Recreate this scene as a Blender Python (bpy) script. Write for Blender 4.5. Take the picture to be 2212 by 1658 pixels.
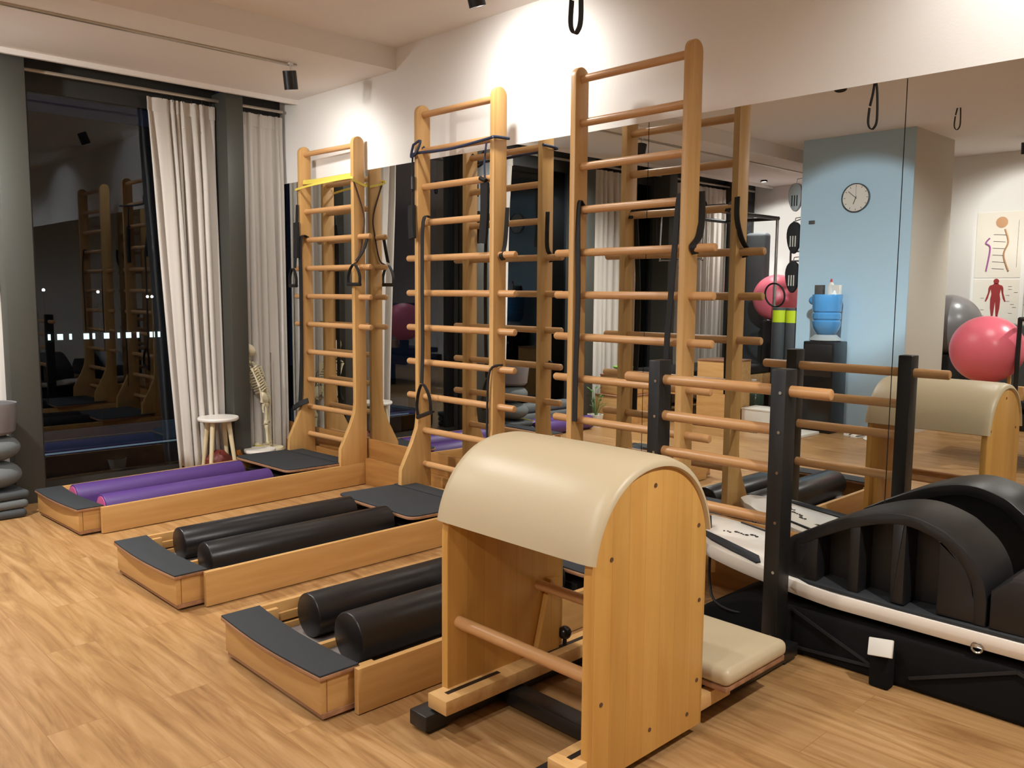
import bpy, bmesh, math, random
from mathutils import Vector, Matrix
random.seed(7)
for o in list(bpy.data.objects): bpy.data.objects.remove(o)
SC = bpy.context.scene
COL = SC.collection
PI = math.pi
R = math.radians

# ------------------------------------------------------------------ camera, world, exposure
MY = 3.69            # mirror wall plane (room is y < MY)
WX = -6.64           # window wall corner
SOFZ, CEILZ = 2.99, 3.14
BACKY, RIGHTX = -3.9, 3.2
def setup_camera():
    yaw, pitch, roll = .802, .1054, .0076
    f = Vector((-math.sin(yaw)*math.cos(pitch), math.cos(yaw)*math.cos(pitch), -math.sin(pitch)))
    r = Vector((math.cos(yaw), math.sin(yaw), 0)); u = r.cross(f)
    c, s = math.cos(roll), math.sin(roll)
    rr, uu = c*r+s*u, -s*r+c*u
    cam = bpy.data.cameras.new('camera'); co = bpy.data.objects.new('camera', cam); COL.objects.link(co)
    m = Matrix.Identity(4)
    for i in range(3):
        m[i][0], m[i][1], m[i][2] = rr[i], uu[i], -f[i]
    m[0][3], m[1][3], m[2][3] = 0, 0, 1.45
    co.matrix_world = m
    cam.sensor_width = 36; cam.lens = 36*1846.8/2212; cam.clip_start = .02; cam.clip_end = 200
    SC.camera = co
setup_camera()
w = bpy.data.worlds.new('night'); SC.world = w; w.use_nodes = True
w.node_tree.nodes['Background'].inputs[0].default_value = (.01, .014, .03, 1)
w.node_tree.nodes['Background'].inputs[1].default_value = .25
SC.view_settings.view_transform = 'Standard'; SC.view_settings.look = 'None'
SC.view_settings.gamma = 1; SC.view_settings.use_curve_mapping = False
SC.view_settings.exposure = 0.42
try:
    SC.cycles.max_bounces = 10; SC.cycles.diffuse_bounces = 4; SC.cycles.glossy_bounces = 6; SC.cycles.transparent_max_bounces = 10
    SC.cycles.use_denoising = True; SC.cycles.caustics_reflective = True; SC.cycles.blur_glossy = .3
    SC.cycles.sample_clamp_indirect = 2.5
except Exception: pass
WARM = (1.0, .985, .955)
COOL = (.86, .96, 1.0)
# lamps of the room, plus downlights added for general light: (x, y, z of ceiling, aim x, aim y, aim z, watts, colour, cone deg)
LAMPS = [
 (-5.36, 3.07, SOFZ, -5.75, 3.6, 1.9, 22, WARM, 160, 'black cylinder spotlight at the end of the ceiling track beside the curtains'),
 (-5.37, .42, SOFZ, -5.9, 1.3, .8, 250, WARM, 165, 'black cylinder spotlight on the ceiling track over the dark window'),
 (-3.55, 3.14, CEILZ, -3.6, 3.69, 2.5, 34, WARM, 150, 'black cylinder spotlight over the middle wooden ladder'),
 (-1.0, 3.2, CEILZ, -1.0, 3.69, 2.3, 18, WARM, 150, 'black cylinder spotlight over the right half of the mirror'),
 (-4.0, 1.5, CEILZ, -4.0, 1.5, 0, 105, WARM, 172, 'added black cylinder downlight over the low ladder benches'),  # added downlight for general light, placed out of view
 (-1.9, .3, CEILZ, -1.9, .5, 0, 70, WARM, 172, 'added black cylinder downlight over the open floor in front of the barrel'),  # unseen lamp added to light the open floor
 (.3, 2.35, CEILZ, .1, 2.35, 0, 190, WARM, 172, 'added black cylinder fill spotlight over the right side of the room'),  # added fill lamp, brightens the sides facing right
 (-3.02, 1.09, CEILZ, -4.1, -1.6, 1.85, 520, COOL, 44, 'cool white spotlight shining on the pale blue column'),
 (-6.09, -3.2, CEILZ, -6.0, -3.4, .8, 150, WARM, 150, 'black cylinder spotlight in the far corner behind the column'),
 (-2.9, -3.0, CEILZ, -3.0, -3.8, 1.4, 120, WARM, 140, 'black cylinder spotlight over the anatomy charts'),
 (-1.2, -1.4, CEILZ, -1.5, -1.4, 0, 160, WARM, 165, 'black cylinder spotlight over the reformer bed'),
]

# ------------------------------------------------------------------ materials
def new_mat(name):
    m = bpy.data.materials.new(name); m.use_nodes = True
    nt = m.node_tree; b = nt.nodes['Principled BSDF']
    return m, nt, b
def srgb(r, g, b):
    f = lambda c: (c/255/12.92 if c/255 <= .04045 else ((c/255+.055)/1.055)**2.4)
    return (f(r), f(g), f(b), 1)
def plain(name, col, rough=.5, metal=0., bump=0., bscale=60., var=.04, vscale=3., coat=0., spec=.5):
    m, nt, b = new_mat(name); n = nt.nodes; l = nt.links
    tc = n.new('ShaderNodeTexCoord'); nz = n.new('ShaderNodeTexNoise'); nz.inputs['Scale'].default_value = vscale; nz.inputs['Detail'].default_value = 4
    l.new(tc.outputs['Object'], nz.inputs['Vector'])
    mx = n.new('ShaderNodeMix'); mx.data_type = 'RGBA'
    l.new(nz.outputs['Fac'], mx.inputs['Factor'])
    mx.inputs[6].default_value = tuple(c*(1-var) for c in col[:3])+(1,); mx.inputs[7].default_value = tuple(min(1, c*(1+var)) for c in col[:3])+(1,)
    l.new(mx.outputs[2], b.inputs['Base Color'])
    b.inputs['Roughness'].default_value = rough; b.inputs['Metallic'].default_value = metal
    b.inputs['Coat Weight'].default_value = coat; b.inputs['Specular IOR Level'].default_value = spec
    if bump:
        n2 = n.new('ShaderNodeTexNoise'); n2.inputs['Scale'].default_value = bscale; n2.inputs['Detail'].default_value = 3
        l.new(tc.outputs['Object'], n2.inputs['Vector'])
        bp = n.new('ShaderNodeBump'); bp.inputs['Strength'].default_value = bump; bp.inputs['Distance'].default_value = .01
        l.new(n2.outputs['Fac'], bp.inputs['Height']); l.new(bp.outputs[0], b.inputs['Normal'])
    return m
def wood(name, c1, c2, axis='z', rough=.42, scale=1., strips=0.):
    m, nt, b = new_mat(name); n = nt.nodes; l = nt.links
    tc = n.new('ShaderNodeTexCoord'); mp = n.new('ShaderNodeMapping')
    k = {'x': (1.2, 14, 14), 'y': (14, 1.2, 14), 'z': (14, 14, 1.2)}[axis]
    mp.inputs['Scale'].default_value = tuple(v*scale for v in k)
    l.new(tc.outputs['Object'], mp.inputs['Vector'])
    nz = n.new('ShaderNodeTexNoise'); nz.inputs['Scale'].default_value = 1.6; nz.inputs['Detail'].default_value = 6; nz.inputs['Distortion'].default_value = .6
    l.new(mp.outputs[0], nz.inputs['Vector'])
    cr = n.new('ShaderNodeValToRGB'); cr.color_ramp.elements[0].position = .3; cr.color_ramp.elements[1].position = .72
    cr.color_ramp.elements[0].color = c2; cr.color_ramp.elements[1].color = c1
    l.new(nz.outputs['Fac'], cr.inputs['Fac'])
    out = cr.outputs[0]
    if strips:      # edge-glued staves of slightly different tone
        br = n.new('ShaderNodeTexBrick'); br.offset = .37; br.squash = 1
        mp2 = n.new('ShaderNodeMapping')
        mp2.inputs['Rotation'].default_value = (0, R(90), 0) if axis == 'z' else (0, 0, 0)
        cm = n.new('ShaderNodeCombineXYZ'); sp = n.new('ShaderNodeSeparateXYZ'); l.new(tc.outputs['Object'], sp.inputs[0])
        l.new(sp.outputs['Z'], cm.inputs[0]); l.new(sp.outputs['Y'], cm.inputs[1]); l.new(cm.outputs[0], br.inputs['Vector'])
        br.inputs['Scale'].default_value = 1; br.inputs['Brick Width'].default_value = 1.6; br.inputs['Row Height'].default_value = strips
        br.inputs['Mortar Size'].default_value = .0006; br.inputs['Mortar Smooth'].default_value = 0.2; br.inputs['Bias'].default_value = 0
        br.inputs['Color1'].default_value = (.94, .93, .90, 1); br.inputs['Color2'].default_value = (1.05, 1.05, 1.05, 1); br.inputs['Mortar'].default_value = (.72, .68, .6, 1)
        mx = n.new('ShaderNodeMix'); mx.data_type = 'RGBA'; mx.blend_type = 'MULTIPLY'; mx.inputs[0].default_value = 1
        l.new(out, mx.inputs[6]); l.new(br.outputs['Color'], mx.inputs[7]); out = mx.outputs[2]
    l.new(out, b.inputs['Base Color']); b.inputs['Roughness'].default_value = rough
    bp = n.new('ShaderNodeBump'); bp.inputs['Strength'].default_value = .06; bp.inputs['Distance'].default_value = .004
    l.new(nz.outputs['Fac'], bp.inputs['Height']); l.new(bp.outputs[0], b.inputs['Normal'])
    return m
def emit(name, col, s):
    m, nt, b = new_mat(name)
    b.inputs['Base Color'].default_value = (0, 0, 0, 1); b.inputs['Emission Color'].default_value = tuple(col[:3])+(1,); b.inputs['Emission Strength'].default_value = s
    return m
def floor_mat():
    m, nt, b = new_mat('oak_plank_floor'); n = nt.nodes; l = nt.links
    tc = n.new('ShaderNodeTexCoord')
    br = n.new('ShaderNodeTexBrick'); br.offset = .43; br.offset_frequency = 2
    br.inputs['Scale'].default_value = 1; br.inputs['Brick Width'].default_value = 1.22; br.inputs['Row Height'].default_value = .19
    br.inputs['Mortar Size'].default_value = .0012; br.inputs['Mortar Smooth'].default_value = .3
    br.inputs['Color1'].default_value = (0, 0, 0, 1); br.inputs['Color2'].default_value = (1, 1, 1, 1); br.inputs['Mortar'].default_value = (.5, .5, .5, 1)
    l.new(tc.outputs['Object'], br.inputs['Vector'])
    sep = n.new('ShaderNodeSeparateColor'); l.new(br.outputs['Color'], sep.inputs[0])
    # offset the grain per plank
    mp = n.new('ShaderNodeMapping'); mp.inputs['Scale'].default_value = (.8, 7.5, 1); l.new(tc.outputs['Object'], mp.inputs['Vector'])
    add = n.new('ShaderNodeVectorMath'); add.operation = 'ADD'; l.new(mp.outputs[0], add.inputs[0])
    sc = n.new('ShaderNodeVectorMath'); sc.operation = 'SCALE'; l.new(br.outputs['Color'], sc.inputs[0]); sc.inputs[3].default_value = 17.
    l.new(sc.outputs[0], add.inputs[1])
    n1 = n.new('ShaderNodeTexNoise'); n1.inputs['Scale'].default_value = 1.3; n1.inputs['Detail'].default_value = 7; n1.inputs['Distortion'].default_value = 2.2; n1.inputs['Roughness'].default_value = .6
    l.new(add.outputs[0], n1.inputs['Vector'])
    wv = n.new('ShaderNodeTexWave'); wv.wave_type = 'BANDS'; wv.bands_direction = 'Y'; wv.inputs['Scale'].default_value = .9; wv.inputs['Distortion'].default_value = 16; wv.inputs['Detail'].default_value = 3; wv.inputs['Detail Scale'].default_value = .8
    l.new(add.outputs[0], wv.inputs['Vector'])
    cr = n.new('ShaderNodeValToRGB'); e = cr.color_ramp.elements
    e[0].position = .25; e[0].color = srgb(138, 98, 58); e[1].position = .72; e[1].color = srgb(196, 158, 112)
    x = cr.color_ramp.elements.new(.5); x.color = srgb(176, 136, 88)
    l.new(n1.outputs['Fac'], cr.inputs['Fac'])
    m1 = n.new('ShaderNodeMix'); m1.data_type = 'RGBA'; m1.blend_type = 'MULTIPLY'; m1.inputs[0].default_value = .22
    cr2 = n.new('ShaderNodeValToRGB'); cr2.color_ramp.elements[0].color = (.62, .5, .38, 1); cr2.color_ramp.elements[1].color = (1, 1, 1, 1); cr2.color_ramp.elements[1].position = .35
    l.new(wv.outputs['Fac'], cr2.inputs['Fac']); l.new(cr.outputs[0], m1.inputs[6]); l.new(cr2.outputs[0], m1.inputs[7])
    m2 = n.new('ShaderNodeMix'); m2.data_type = 'RGBA'; m2.blend_type = 'MULTIPLY'; m2.inputs[0].default_value = 1
    cr3 = n.new('ShaderNodeValToRGB'); cr3.color_ramp.elements[0].color = (.90, .87, .85, 1); cr3.color_ramp.elements[1].color = (1.0, 1.0, 1.0, 1)
    l.new(sep.outputs[0], cr3.inputs['Fac']); l.new(m1.outputs[2], m2.inputs[6]); l.new(cr3.outputs[0], m2.inputs[7])
    m3 = n.new('ShaderNodeMix'); m3.data_type = 'RGBA'; l.new(br.outputs['Fac'], m3.inputs[0]); l.new(m2.outputs[2], m3.inputs[6]); m3.inputs[7].default_value = srgb(150, 105, 66)
    l.new(m3.outputs[2], b.inputs['Base Color'])
    b.inputs['Roughness'].default_value = .36; b.inputs['Specular IOR Level'].default_value = .4
    bp = n.new('ShaderNodeBump'); bp.inputs['Strength'].default_value = .05; bp.inputs['Distance'].default_value = .003
    l.new(n1.outputs['Fac'], bp.inputs['Height']); l.new(bp.outputs[0], b.inputs['Normal'])
    return m
def mirror_mat():
    m, nt, b = new_mat('mirror_silver')
    b.inputs['Base Color'].default_value = (.70, .715, .70, 1); b.inputs['Metallic'].default_value = 1; b.inputs['Roughness'].default_value = 0
    return m
def glass_mat(name, tint=(.9, .95, 1), k=1.7):
    m, nt, b = new_mat(name); n = nt.nodes; l = nt.links
    n.remove(b)
    tr = n.new('ShaderNodeBsdfTransparent'); tr.inputs[0].default_value = tint+(1,)
    gl = n.new('ShaderNodeBsdfGlossy'); gl.inputs['Roughness'].default_value = 0; gl.inputs['Color'].default_value = (.85, .92, 1, 1)
    fr = n.new('ShaderNodeFresnel'); fr.inputs[0].default_value = 1.5
    mu = n.new('ShaderNodeMath'); mu.operation = 'MULTIPLY'; mu.inputs[1].default_value = k; mu.use_clamp = True
    l.new(fr.outputs[0], mu.inputs[0])
    mx = n.new('ShaderNodeMixShader'); l.new(mu.outputs[0], mx.inputs[0]); l.new(tr.outputs[0], mx.inputs[1]); l.new(gl.outputs[0], mx.inputs[2])
    l.new(mx.outputs[0], n['Material Output'].inputs[0])
    return m
def fabric_mat(name, col, trans=.25):
    m, nt, b = new_mat(name); n = nt.nodes; l = nt.links
    b.inputs['Base Color'].default_value = col; b.inputs['Roughness'].default_value = .9; b.inputs['Sheen Weight'].default_value = .2
    b.inputs['Specular IOR Level'].default_value = .15
    tl = n.new('ShaderNodeBsdfTranslucent'); tl.inputs[0].default_value = col
    mx = n.new('ShaderNodeMixShader'); mx.inputs[0].default_value = trans
    tc = n.new('ShaderNodeTexCoord'); nz = n.new('ShaderNodeTexNoise'); nz.inputs['Scale'].default_value = 250
    l.new(tc.outputs['Object'], nz.inputs['Vector']); bp = n.new('ShaderNodeBump'); bp.inputs['Strength'].default_value = .08; bp.inputs['Distance'].default_value = .002
    l.new(nz.outputs['Fac'], bp.inputs['Height']); l.new(bp.outputs[0], b.inputs['Normal'])
    l.new(b.outputs[0], mx.inputs[1]); l.new(tl.outputs[0], mx.inputs[2]); l.new(mx.outputs[0], n['Material Output'].inputs[0])
    return m
MC1, MC2 = srgb(206, 162, 102), srgb(190, 144, 84)
M = dict(
 maple_x=wood('maple_x', MC1, MC2, 'x'), maple_y=wood('maple_y', MC1, MC2, 'y'), maple_z=wood('maple_z', MC1, MC2, 'z'),
 barrel=wood('beech_staves', srgb(214, 166, 90), srgb(200, 148, 74), 'z', .38, .8, .078),
 birch=wood('birch_x', srgb(222, 180, 120), srgb(200, 152, 92), 'x'),
 dowel=wood('dowel_x', srgb(208, 160, 108), srgb(190, 140, 90), 'x', .35),
 ledge=wood('ledge_wood', srgb(176, 128, 70), srgb(150, 104, 54), 'x'),
 ply_edge=wood('ply_edge', srgb(176, 130, 96), srgb(130, 90, 64), 'x'),
 floor=floor_mat(), mirror=mirror_mat(), glass=glass_mat('window_glass', k=1.2),
 wall=plain('painted_wall', srgb(238, 235, 230), .85, bump=.05, bscale=120, var=.01), ceil=plain('ceiling_paint', srgb(238, 233, 228), .9, var=.01),
 blue=plain('pale_blue_paint', srgb(176, 202, 218), .75, var=.01), grey_wall=plain('side_paint', srgb(206, 198, 184), .85, var=.01),  # column front pale blue, column sides cream grey
 frame=plain('dark_frame', srgb(66, 66, 60), .5), frame_d=plain('dark_frame_deep', srgb(40, 40, 38), .6),
 rail=plain('track_metal', srgb(190, 180, 165), .35, metal=.6), curtain=fabric_mat('linen_curtain', srgb(232, 226, 218)),
 pad=plain('cream_vinyl', srgb(198, 181, 148), .42, bump=.03, bscale=300, var=.01), black_metal=plain('black_powdercoat', srgb(30, 29, 28), .38),
 rubber=plain('black_rubber_mat', srgb(42, 45, 48), .8, bump=.15, bscale=400), foam_k=plain('black_foam_roller', srgb(30, 29, 30), .32, bump=.03, bscale=40, spec=.5),
 foam_p=plain('purple_foam', srgb(84, 56, 122), .45, bump=.05, bscale=300), foam_pink=plain('pink_foam', srgb(216, 100, 150), .6),
 foam_edge=plain('dark_foam_edge', srgb(60, 38, 78), .6), trough=plain('grey_trough', srgb(124, 116, 112), .6),
 strap=plain('black_webbing', srgb(22, 21, 22), .7, bump=.2, bscale=500), strap_b=plain('brown_cord', srgb(70, 44, 30), .7), navy=plain('navy_band', srgb(40, 50, 78), .55),
 yellow=plain('yellow_latex_band', srgb(226, 206, 92), .35), white=plain('white_plastic', srgb(238, 232, 222), .35), white_b=plain('white_gloss', srgb(240, 232, 220), .25, coat=.3),
 plastic_k=plain('black_matte_plastic', srgb(27, 26, 27), .42, bump=.06, bscale=250), dark_fab=plain('black_fabric', srgb(22, 20, 19), .85, bump=.2, bscale=200),
 lamp_k=plain('lamp_black', srgb(28, 28, 30), .4), lamp_e=emit('lamp_glow', (1, .93, .82), 14), lamp_c=emit('lamp_glow_cool', (.85, .95, 1), 10),
 bone=plain('ivory_plastic', srgb(226, 214, 180), .5, var=.1, vscale=30), pink=plain('pink_ball_vinyl', srgb(242, 118, 136), .3), grey_ball=plain('grey_ball_vinyl', srgb(110, 106, 106), .3),
 grey_fab=plain('grey_fabric', srgb(96, 100, 100), .85, bump=.15, bscale=200), mat_grey=plain('charcoal_mat', srgb(62, 66, 68), .7, bump=.1, bscale=300), lime=plain('lime_band', srgb(190, 210, 30), .6),
 water=plain('blue_bottle', srgb(70, 130, 180), .12, coat=.6), disp_k=plain('dispenser_black', srgb(20, 20, 22), .25), disp_g=plain('dispenser_grey', srgb(160, 166, 168), .35),
 gold=plain('gold_foil', srgb(196, 130, 60), .3, metal=.7, bump=.4, bscale=60), maroon=plain('maroon_bag', srgb(110, 44, 34), .5, bump=.4, bscale=50),
 steel=plain('brushed_steel', srgb(190, 190, 188), .25, metal=1), paper=plain('poster_paper', srgb(232, 224, 210), .8, var=.01), red=plain('poster_red', srgb(150, 48, 48), .8), tan=plain('poster_tan', srgb(178, 136, 100), .8), violet=plain('poster_violet', srgb(160, 90, 150), .8),
 ink=plain('ink', srgb(60, 54, 50), .8), green=plain('green_plastic', srgb(120, 180, 70), .4), leaf=plain('leaf_green', srgb(70, 110, 50), .6), yellow_s=plain('yellow_stripe', srgb(220, 200, 40), .7),
 box_w=plain('white_carton', srgb(220, 216, 206), .7), jug_g=plain('green_glass', srgb(70, 90, 76), .15, coat=.5), brown=plain('brown_leather', srgb(96, 66, 48), .6),
 skin=plain('skin', srgb(206, 160, 132), .55), hair=plain('dark_hair', srgb(26, 20, 18), .5), shirt=plain('grey_shirt', srgb(120, 122, 128), .85), trouser=plain('black_trousers', srgb(22, 22, 24), .85),
 dark_deep=plain('deep_black_fabric', srgb(15, 14, 13), .9, spec=.2), ash=plain('pale_ash_wood', srgb(224, 206, 166), .5), asphalt=plain('night_ground', srgb(20, 20, 24), .9), bldg=plain('night_building', srgb(26, 26, 30), .9), lit=emit('lit_window', (.85, 1, .95), 1.1), dot=emit('lamp_dot', (1, 1, .95), 6), blue_e=emit('blue_lightbox', (.05, .09, .13), .09), line_e=emit('pale_light_line', (.55, .75, .8), .15),
)

# ------------------------------------------------------------------ mesh helpers
def nb(): return bmesh.new()
def bx(b, x0, x1, y0, y1, z0, z1, bev=0., rot=None, seg=2):
    t = bmesh.new()
    bmesh.ops.create_cube(t, size=1)
    for v in t.verts: v.co = Vector(((x0+x1)/2+v.co.x*(x1-x0), (y0+y1)/2+v.co.y*(y1-y0), (z0+z1)/2+v.co.z*(z1-z0)))
    if bev: bmesh.ops.bevel(t, geom=t.edges[:], offset=bev, segments=seg, profile=.5, affect='EDGES')
    if rot is not None:
        c = Vector(((x0+x1)/2, (y0+y1)/2, (z0+z1)/2))
        for v in t.verts: v.co = rot @ (v.co-c)+c
    join(b, t)
def join(b, t):
    m = {}
    for v in t.verts: m[v] = b.verts.new(v.co)
    for f in t.faces:
        try: b.faces.new([m[v] for v in f.verts])
        except ValueError: pass
    t.free()
def frame_for(d):
    d = d.normalized(); a = Vector((0, 0, 1)) if abs(d.z) < .9 else Vector((1, 0, 0))
    u = d.cross(a).normalized(); return u, d.cross(u).normalized()
def cyl(b, p, q, r, r2=None, n=16, cap=True, round_=0.):
    p, q = Vector(p), Vector(q); r2 = r if r2 is None else r2
    prof = [(0, r), (1, r2)]; L = (q-p).length
    if round_:
        e = min(round_, L*.4)
        prof = [(0, max(r-e, r*.2)), (e*.3/L, r-e*.35), (e/L, r), (1-e/L, r2), (1-e*.3/L, r2-e*.35), (1, max(r2-e, r2*.2))]
    u, v = frame_for(q-p); rings = []
    for t, rr in prof:
        c = p.lerp(q, t); rings.append([b.verts.new(c+u*rr*math.cos(2*PI*i/n)+v*rr*math.sin(2*PI*i/n)) for i in range(n)])
    for a, c in zip(rings, rings[1:]):
        for i in range(n): b.faces.new([a[i], a[(i+1) % n], c[(i+1) % n], c[i]])
    if cap: b.faces.new(rings[0][::-1]); b.faces.new(rings[-1])
def tube(b, pts, r, n=10, closed=False):
    pts = [Vector(p) for p in pts]; rings = []; N = len(pts); pu = None
    for i, p in enumerate(pts):
        if closed: d = pts[(i+1) % N]-pts[i-1]
        else: d = pts[min(i+1, N-1)]-pts[max(i-1, 0)]
        d.normalize()
        if pu is None: u, v = frame_for(d)
        else:
            u = (pu-d*pu.dot(d)); u = u.normalized() if u.length > 1e-5 else frame_for(d)[0]; v = d.cross(u)
        pu = u; rr = r(i/(N-1)) if callable(r) else r
        rings.append([b.verts.new(p+u*rr*math.cos(2*PI*k/n)+v*rr*math.sin(2*PI*k/n)) for k in range(n)])
    seq = list(zip(rings, rings[1:]))+([(rings[-1], rings[0])] if closed else [])
    for a, c in seq:
        for i in range(n): b.faces.new([a[i], a[(i+1) % n], c[(i+1) % n], c[i]])
    if not closed: b.faces.new(rings[0][::-1]); b.faces.new(rings[-1])
def smooth_path(pts, k=6):
    pts = [Vector(p) for p in pts]; out = []
    P = [pts[0]]+pts+[pts[-1]]
    for i in range(1, len(P)-2):
        a, b_, c, d = P[i-1], P[i], P[i+1], P[i+2]
        for j in range(k):
            t = j/k; out.append(.5*((2*b_)+(c-a)*t+(2*a-5*b_+4*c-d)*t*t+(3*b_-a-3*c+d)*t**3))
    out.append(pts[-1]); return out
def ribbon(b, pts, w, t, side):
    pts = [Vector(p) for p in pts]; side = Vector(side).normalized(); rings = []; N = len(pts)
    for i, p in enumerate(pts):
        d = (pts[min(i+1, N-1)]-pts[max(i-1, 0)]).normalized()
        s = (side-d*side.dot(d)); s = s.normalized() if s.length > 1e-4 else frame_for(d)[0]
        nn = d.cross(s)
        rings.append([b.verts.new(p+s*w/2*a+nn*t/2*c) for a, c in ((-1, -1), (1, -1), (1, 1), (-1, 1))])
    for a, c in zip(rings, rings[1:]):
        for i in range(4): b.faces.new([a[i], a[(i+1) % 4], c[(i+1) % 4], c[i]])
    b.faces.new(rings[0][::-1]); b.faces.new(rings[-1])
def lathe(b, c, prof, n=32, sx=1, sy=1):
    c = Vector(c); rings = []
    for r, z in prof:
        if r < 1e-5: rings.append([b.verts.new(c+Vector((0, 0, z)))])
        else: rings.append([b.verts.new(c+Vector((r*sx*math.cos(2*PI*i/n), r*sy*math.sin(2*PI*i/n), z))) for i in range(n)])
    for a, d in zip(rings, rings[1:]):
        for i in range(n):
            if len(a) == 1 and len(d) == 1: continue
            if len(a) == 1: b.faces.new([a[0], d[i], d[(i+1) % n]])
            elif len(d) == 1: b.faces.new([a[i], a[(i+1) % n], d[0]])
            else: b.faces.new([a[i], a[(i+1) % n], d[(i+1) % n], d[i]])
    if len(rings[0]) > 1: b.faces.new(rings[0][::-1])
    if len(rings[-1]) > 1: b.faces.new(rings[-1])
def ball(b, c, r, sx=1, sy=1, sz=1, n=24, flat=None):
    prof = []
    for i in range(n//2+1):
        a = -PI/2+PI*i/(n//2); z = r*sz*math.sin(a)
        if flat is not None: z = max(z, flat)
        prof.append((r*math.cos(a), z))
    lathe(b, c, prof, n, sx, sy)
def prism(b, poly, axis, a0, a1, bev=0.):
    """poly in the plane normal to axis: x->(y,z), y->(x,z), z->(x,y)"""
    t = bmesh.new()
    def P(p, a): return Vector((a, p[0], p[1])) if axis == 'x' else Vector((p[0], a, p[1])) if axis == 'y' else Vector((p[0], p[1], a))
    A = [t.verts.new(P(p, a0)) for p in poly]; B = [t.verts.new(P(p, a1)) for p in poly]
    f0 = t.faces.new(A); f1 = t.faces.new(B[::-1]); N = len(poly)
    for i in range(N): t.faces.new([A[i], B[i], B[(i+1) % N], A[(i+1) % N]])
    bmesh.ops.recalc_face_normals(t, faces=t.faces)
    if bev:
        es = [e for e in t.edges if (e.verts[0] in A and e.verts[1] in A) or (e.verts[0] in B and e.verts[1] in B)]
        bmesh.ops.bevel(t, geom=es, offset=bev, segments=2, profile=.5, affect='EDGES')
    join(b, t)
def rrect(x0, x1, y0, y1, r, k=5):
    pts = []
    for cx, cy, a in ((x1-r, y1-r, 0), (x0+r, y1-r, 90), (x0+r, y0+r, 180), (x1-r, y0+r, 270)):
        for i in range(k+1):
            t = R(a+90*i/k); pts.append((cx+r*math.cos(t), cy+r*math.sin(t)))
    return pts
def obj(name, b, mat, parent=None, off=None, angle=35, smooth=True, **props):
    bmesh.ops.recalc_face_normals(b, faces=b.faces)
    me = bpy.data.meshes.new(name)
    if off is not None:
        for v in b.verts: v.co = v.co-Vector(off)
    b.to_mesh(me); b.free()
    me.materials.append(M[mat] if isinstance(mat, str) else mat)
    if smooth:
        me.polygons.foreach_set('use_smooth', [True]*len(me.polygons)); me.set_sharp_from_angle(angle=R(angle))
    o = bpy.data.objects.new(name, me); COL.objects.link(o)
    if parent is not None: o.parent = parent
    elif off is not None: o.location = off
    for k, v in props.items(): o[k] = v
    return o
def thing(name, label, cat, loc=(0, 0, 0), rz=0, group=None, scale=1):
    o = bpy.data.objects.new(name, None); COL.objects.link(o); o.location = loc; o.rotation_euler = (0, 0, rz); o.scale = (scale,)*3
    o.empty_display_size = .1
    o['label'] = label; o['category'] = cat
    if group: o['group'] = group
    return o
def tag(o, label, cat, group=None):
    o['label'] = label; o['category'] = cat
    if group: o['group'] = group
    return o
def struct(name, b, mat, **k):
    o = obj(name, b, mat, **k); o['kind'] = 'structure'; return o
def W(b, loc, rz=0, s=1):
    """world point -> coordinates local to a root"""
    p = Vector(b)-Vector(loc); return Matrix.Rotation(-rz, 3, 'Z') @ p / s

# ------------------------------------------------------------------ the room
b = nb(); bx(b, -7.2, RIGHTX+.1, BACKY-.1, MY+.15, -.06, 0); struct('floor', b, 'floor')
b = nb(); bx(b, -5.0, RIGHTX+.1, BACKY-.1, MY+.1, CEILZ, CEILZ+.08); bx(b, -6.95, -6.33, BACKY-.1, MY+.1, 3.12, 3.2); struct('ceiling', b, 'ceil')
b = nb(); bx(b, -6.33, -5.0, BACKY-.1, MY+.1, SOFZ, SOFZ+.21); bx(b, -6.36, -6.33, BACKY-.1, MY+.1, SOFZ-.035, SOFZ+.21); struct('trim_1', b, 'ceil')   # lowered ceiling strip
b = nb(); bx(b, -5.385, -5.355, -3.2, 3.12, SOFZ-.014, SOFZ, .003); struct('trim_2', b, 'rail')                         # lamp track
b = nb(); bx(b, WX-.06, RIGHTX+.1, MY+.03, MY+.12, 0, 3.2); bx(b, WX-.06, RIGHTX, MY, MY+.03, 2.345, 3.2); bx(b, WX-.06, RIGHTX, MY+.005, MY+.03, 0, .36); struct('wall_mirror_side', b, 'wall')
b = nb(); bx(b, WX-.2, RIGHTX+.1, BACKY-.1, BACKY, 0, 3.2); struct('wall_back', b, 'wall')
b = nb(); bx(b, RIGHTX, RIGHTX+.1, BACKY, MY, 0, 3.2); struct('wall_right', b, 'wall')
b = nb(); bx(b, -6.60, RIGHTX, MY-.05, MY+.005, 0, .2, .004); bx(b, -6.60, RIGHTX, MY-.012, MY+.005, .2, .345, .003); struct('baseboard_mirror', b, 'ledge')
# mirror: three tall panes with fine seams
for i, (x0, x1) in enumerate(((-6.62, -2.802), (-2.798, -1.487), (-1.483, RIGHTX-.02))):
    b = nb(); bx(b, x0, x1, MY-.001, MY+.02, .345, 2.345)
    tag(obj('wall_mirror', b, 'mirror', smooth=False), ['frameless wall mirror pane behind the two left wooden ladders, reaching the window corner', 'frameless wall mirror pane behind the right wooden ladder, between two seams', 'tall frameless wall mirror pane behind the black arc, showing the clock and the barrel'][i], 'mirror')
# column seen in the mirror
b = nb(); bx(b, -4.70, -3.50, -1.62, -1.60, 0, CEILZ); struct('wall_column_front', b, 'blue')
b = nb(); bx(b, -4.70, -3.50, -2.66, -1.62, 0, CEILZ); struct('wall_column', b, 'grey_wall')
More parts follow.
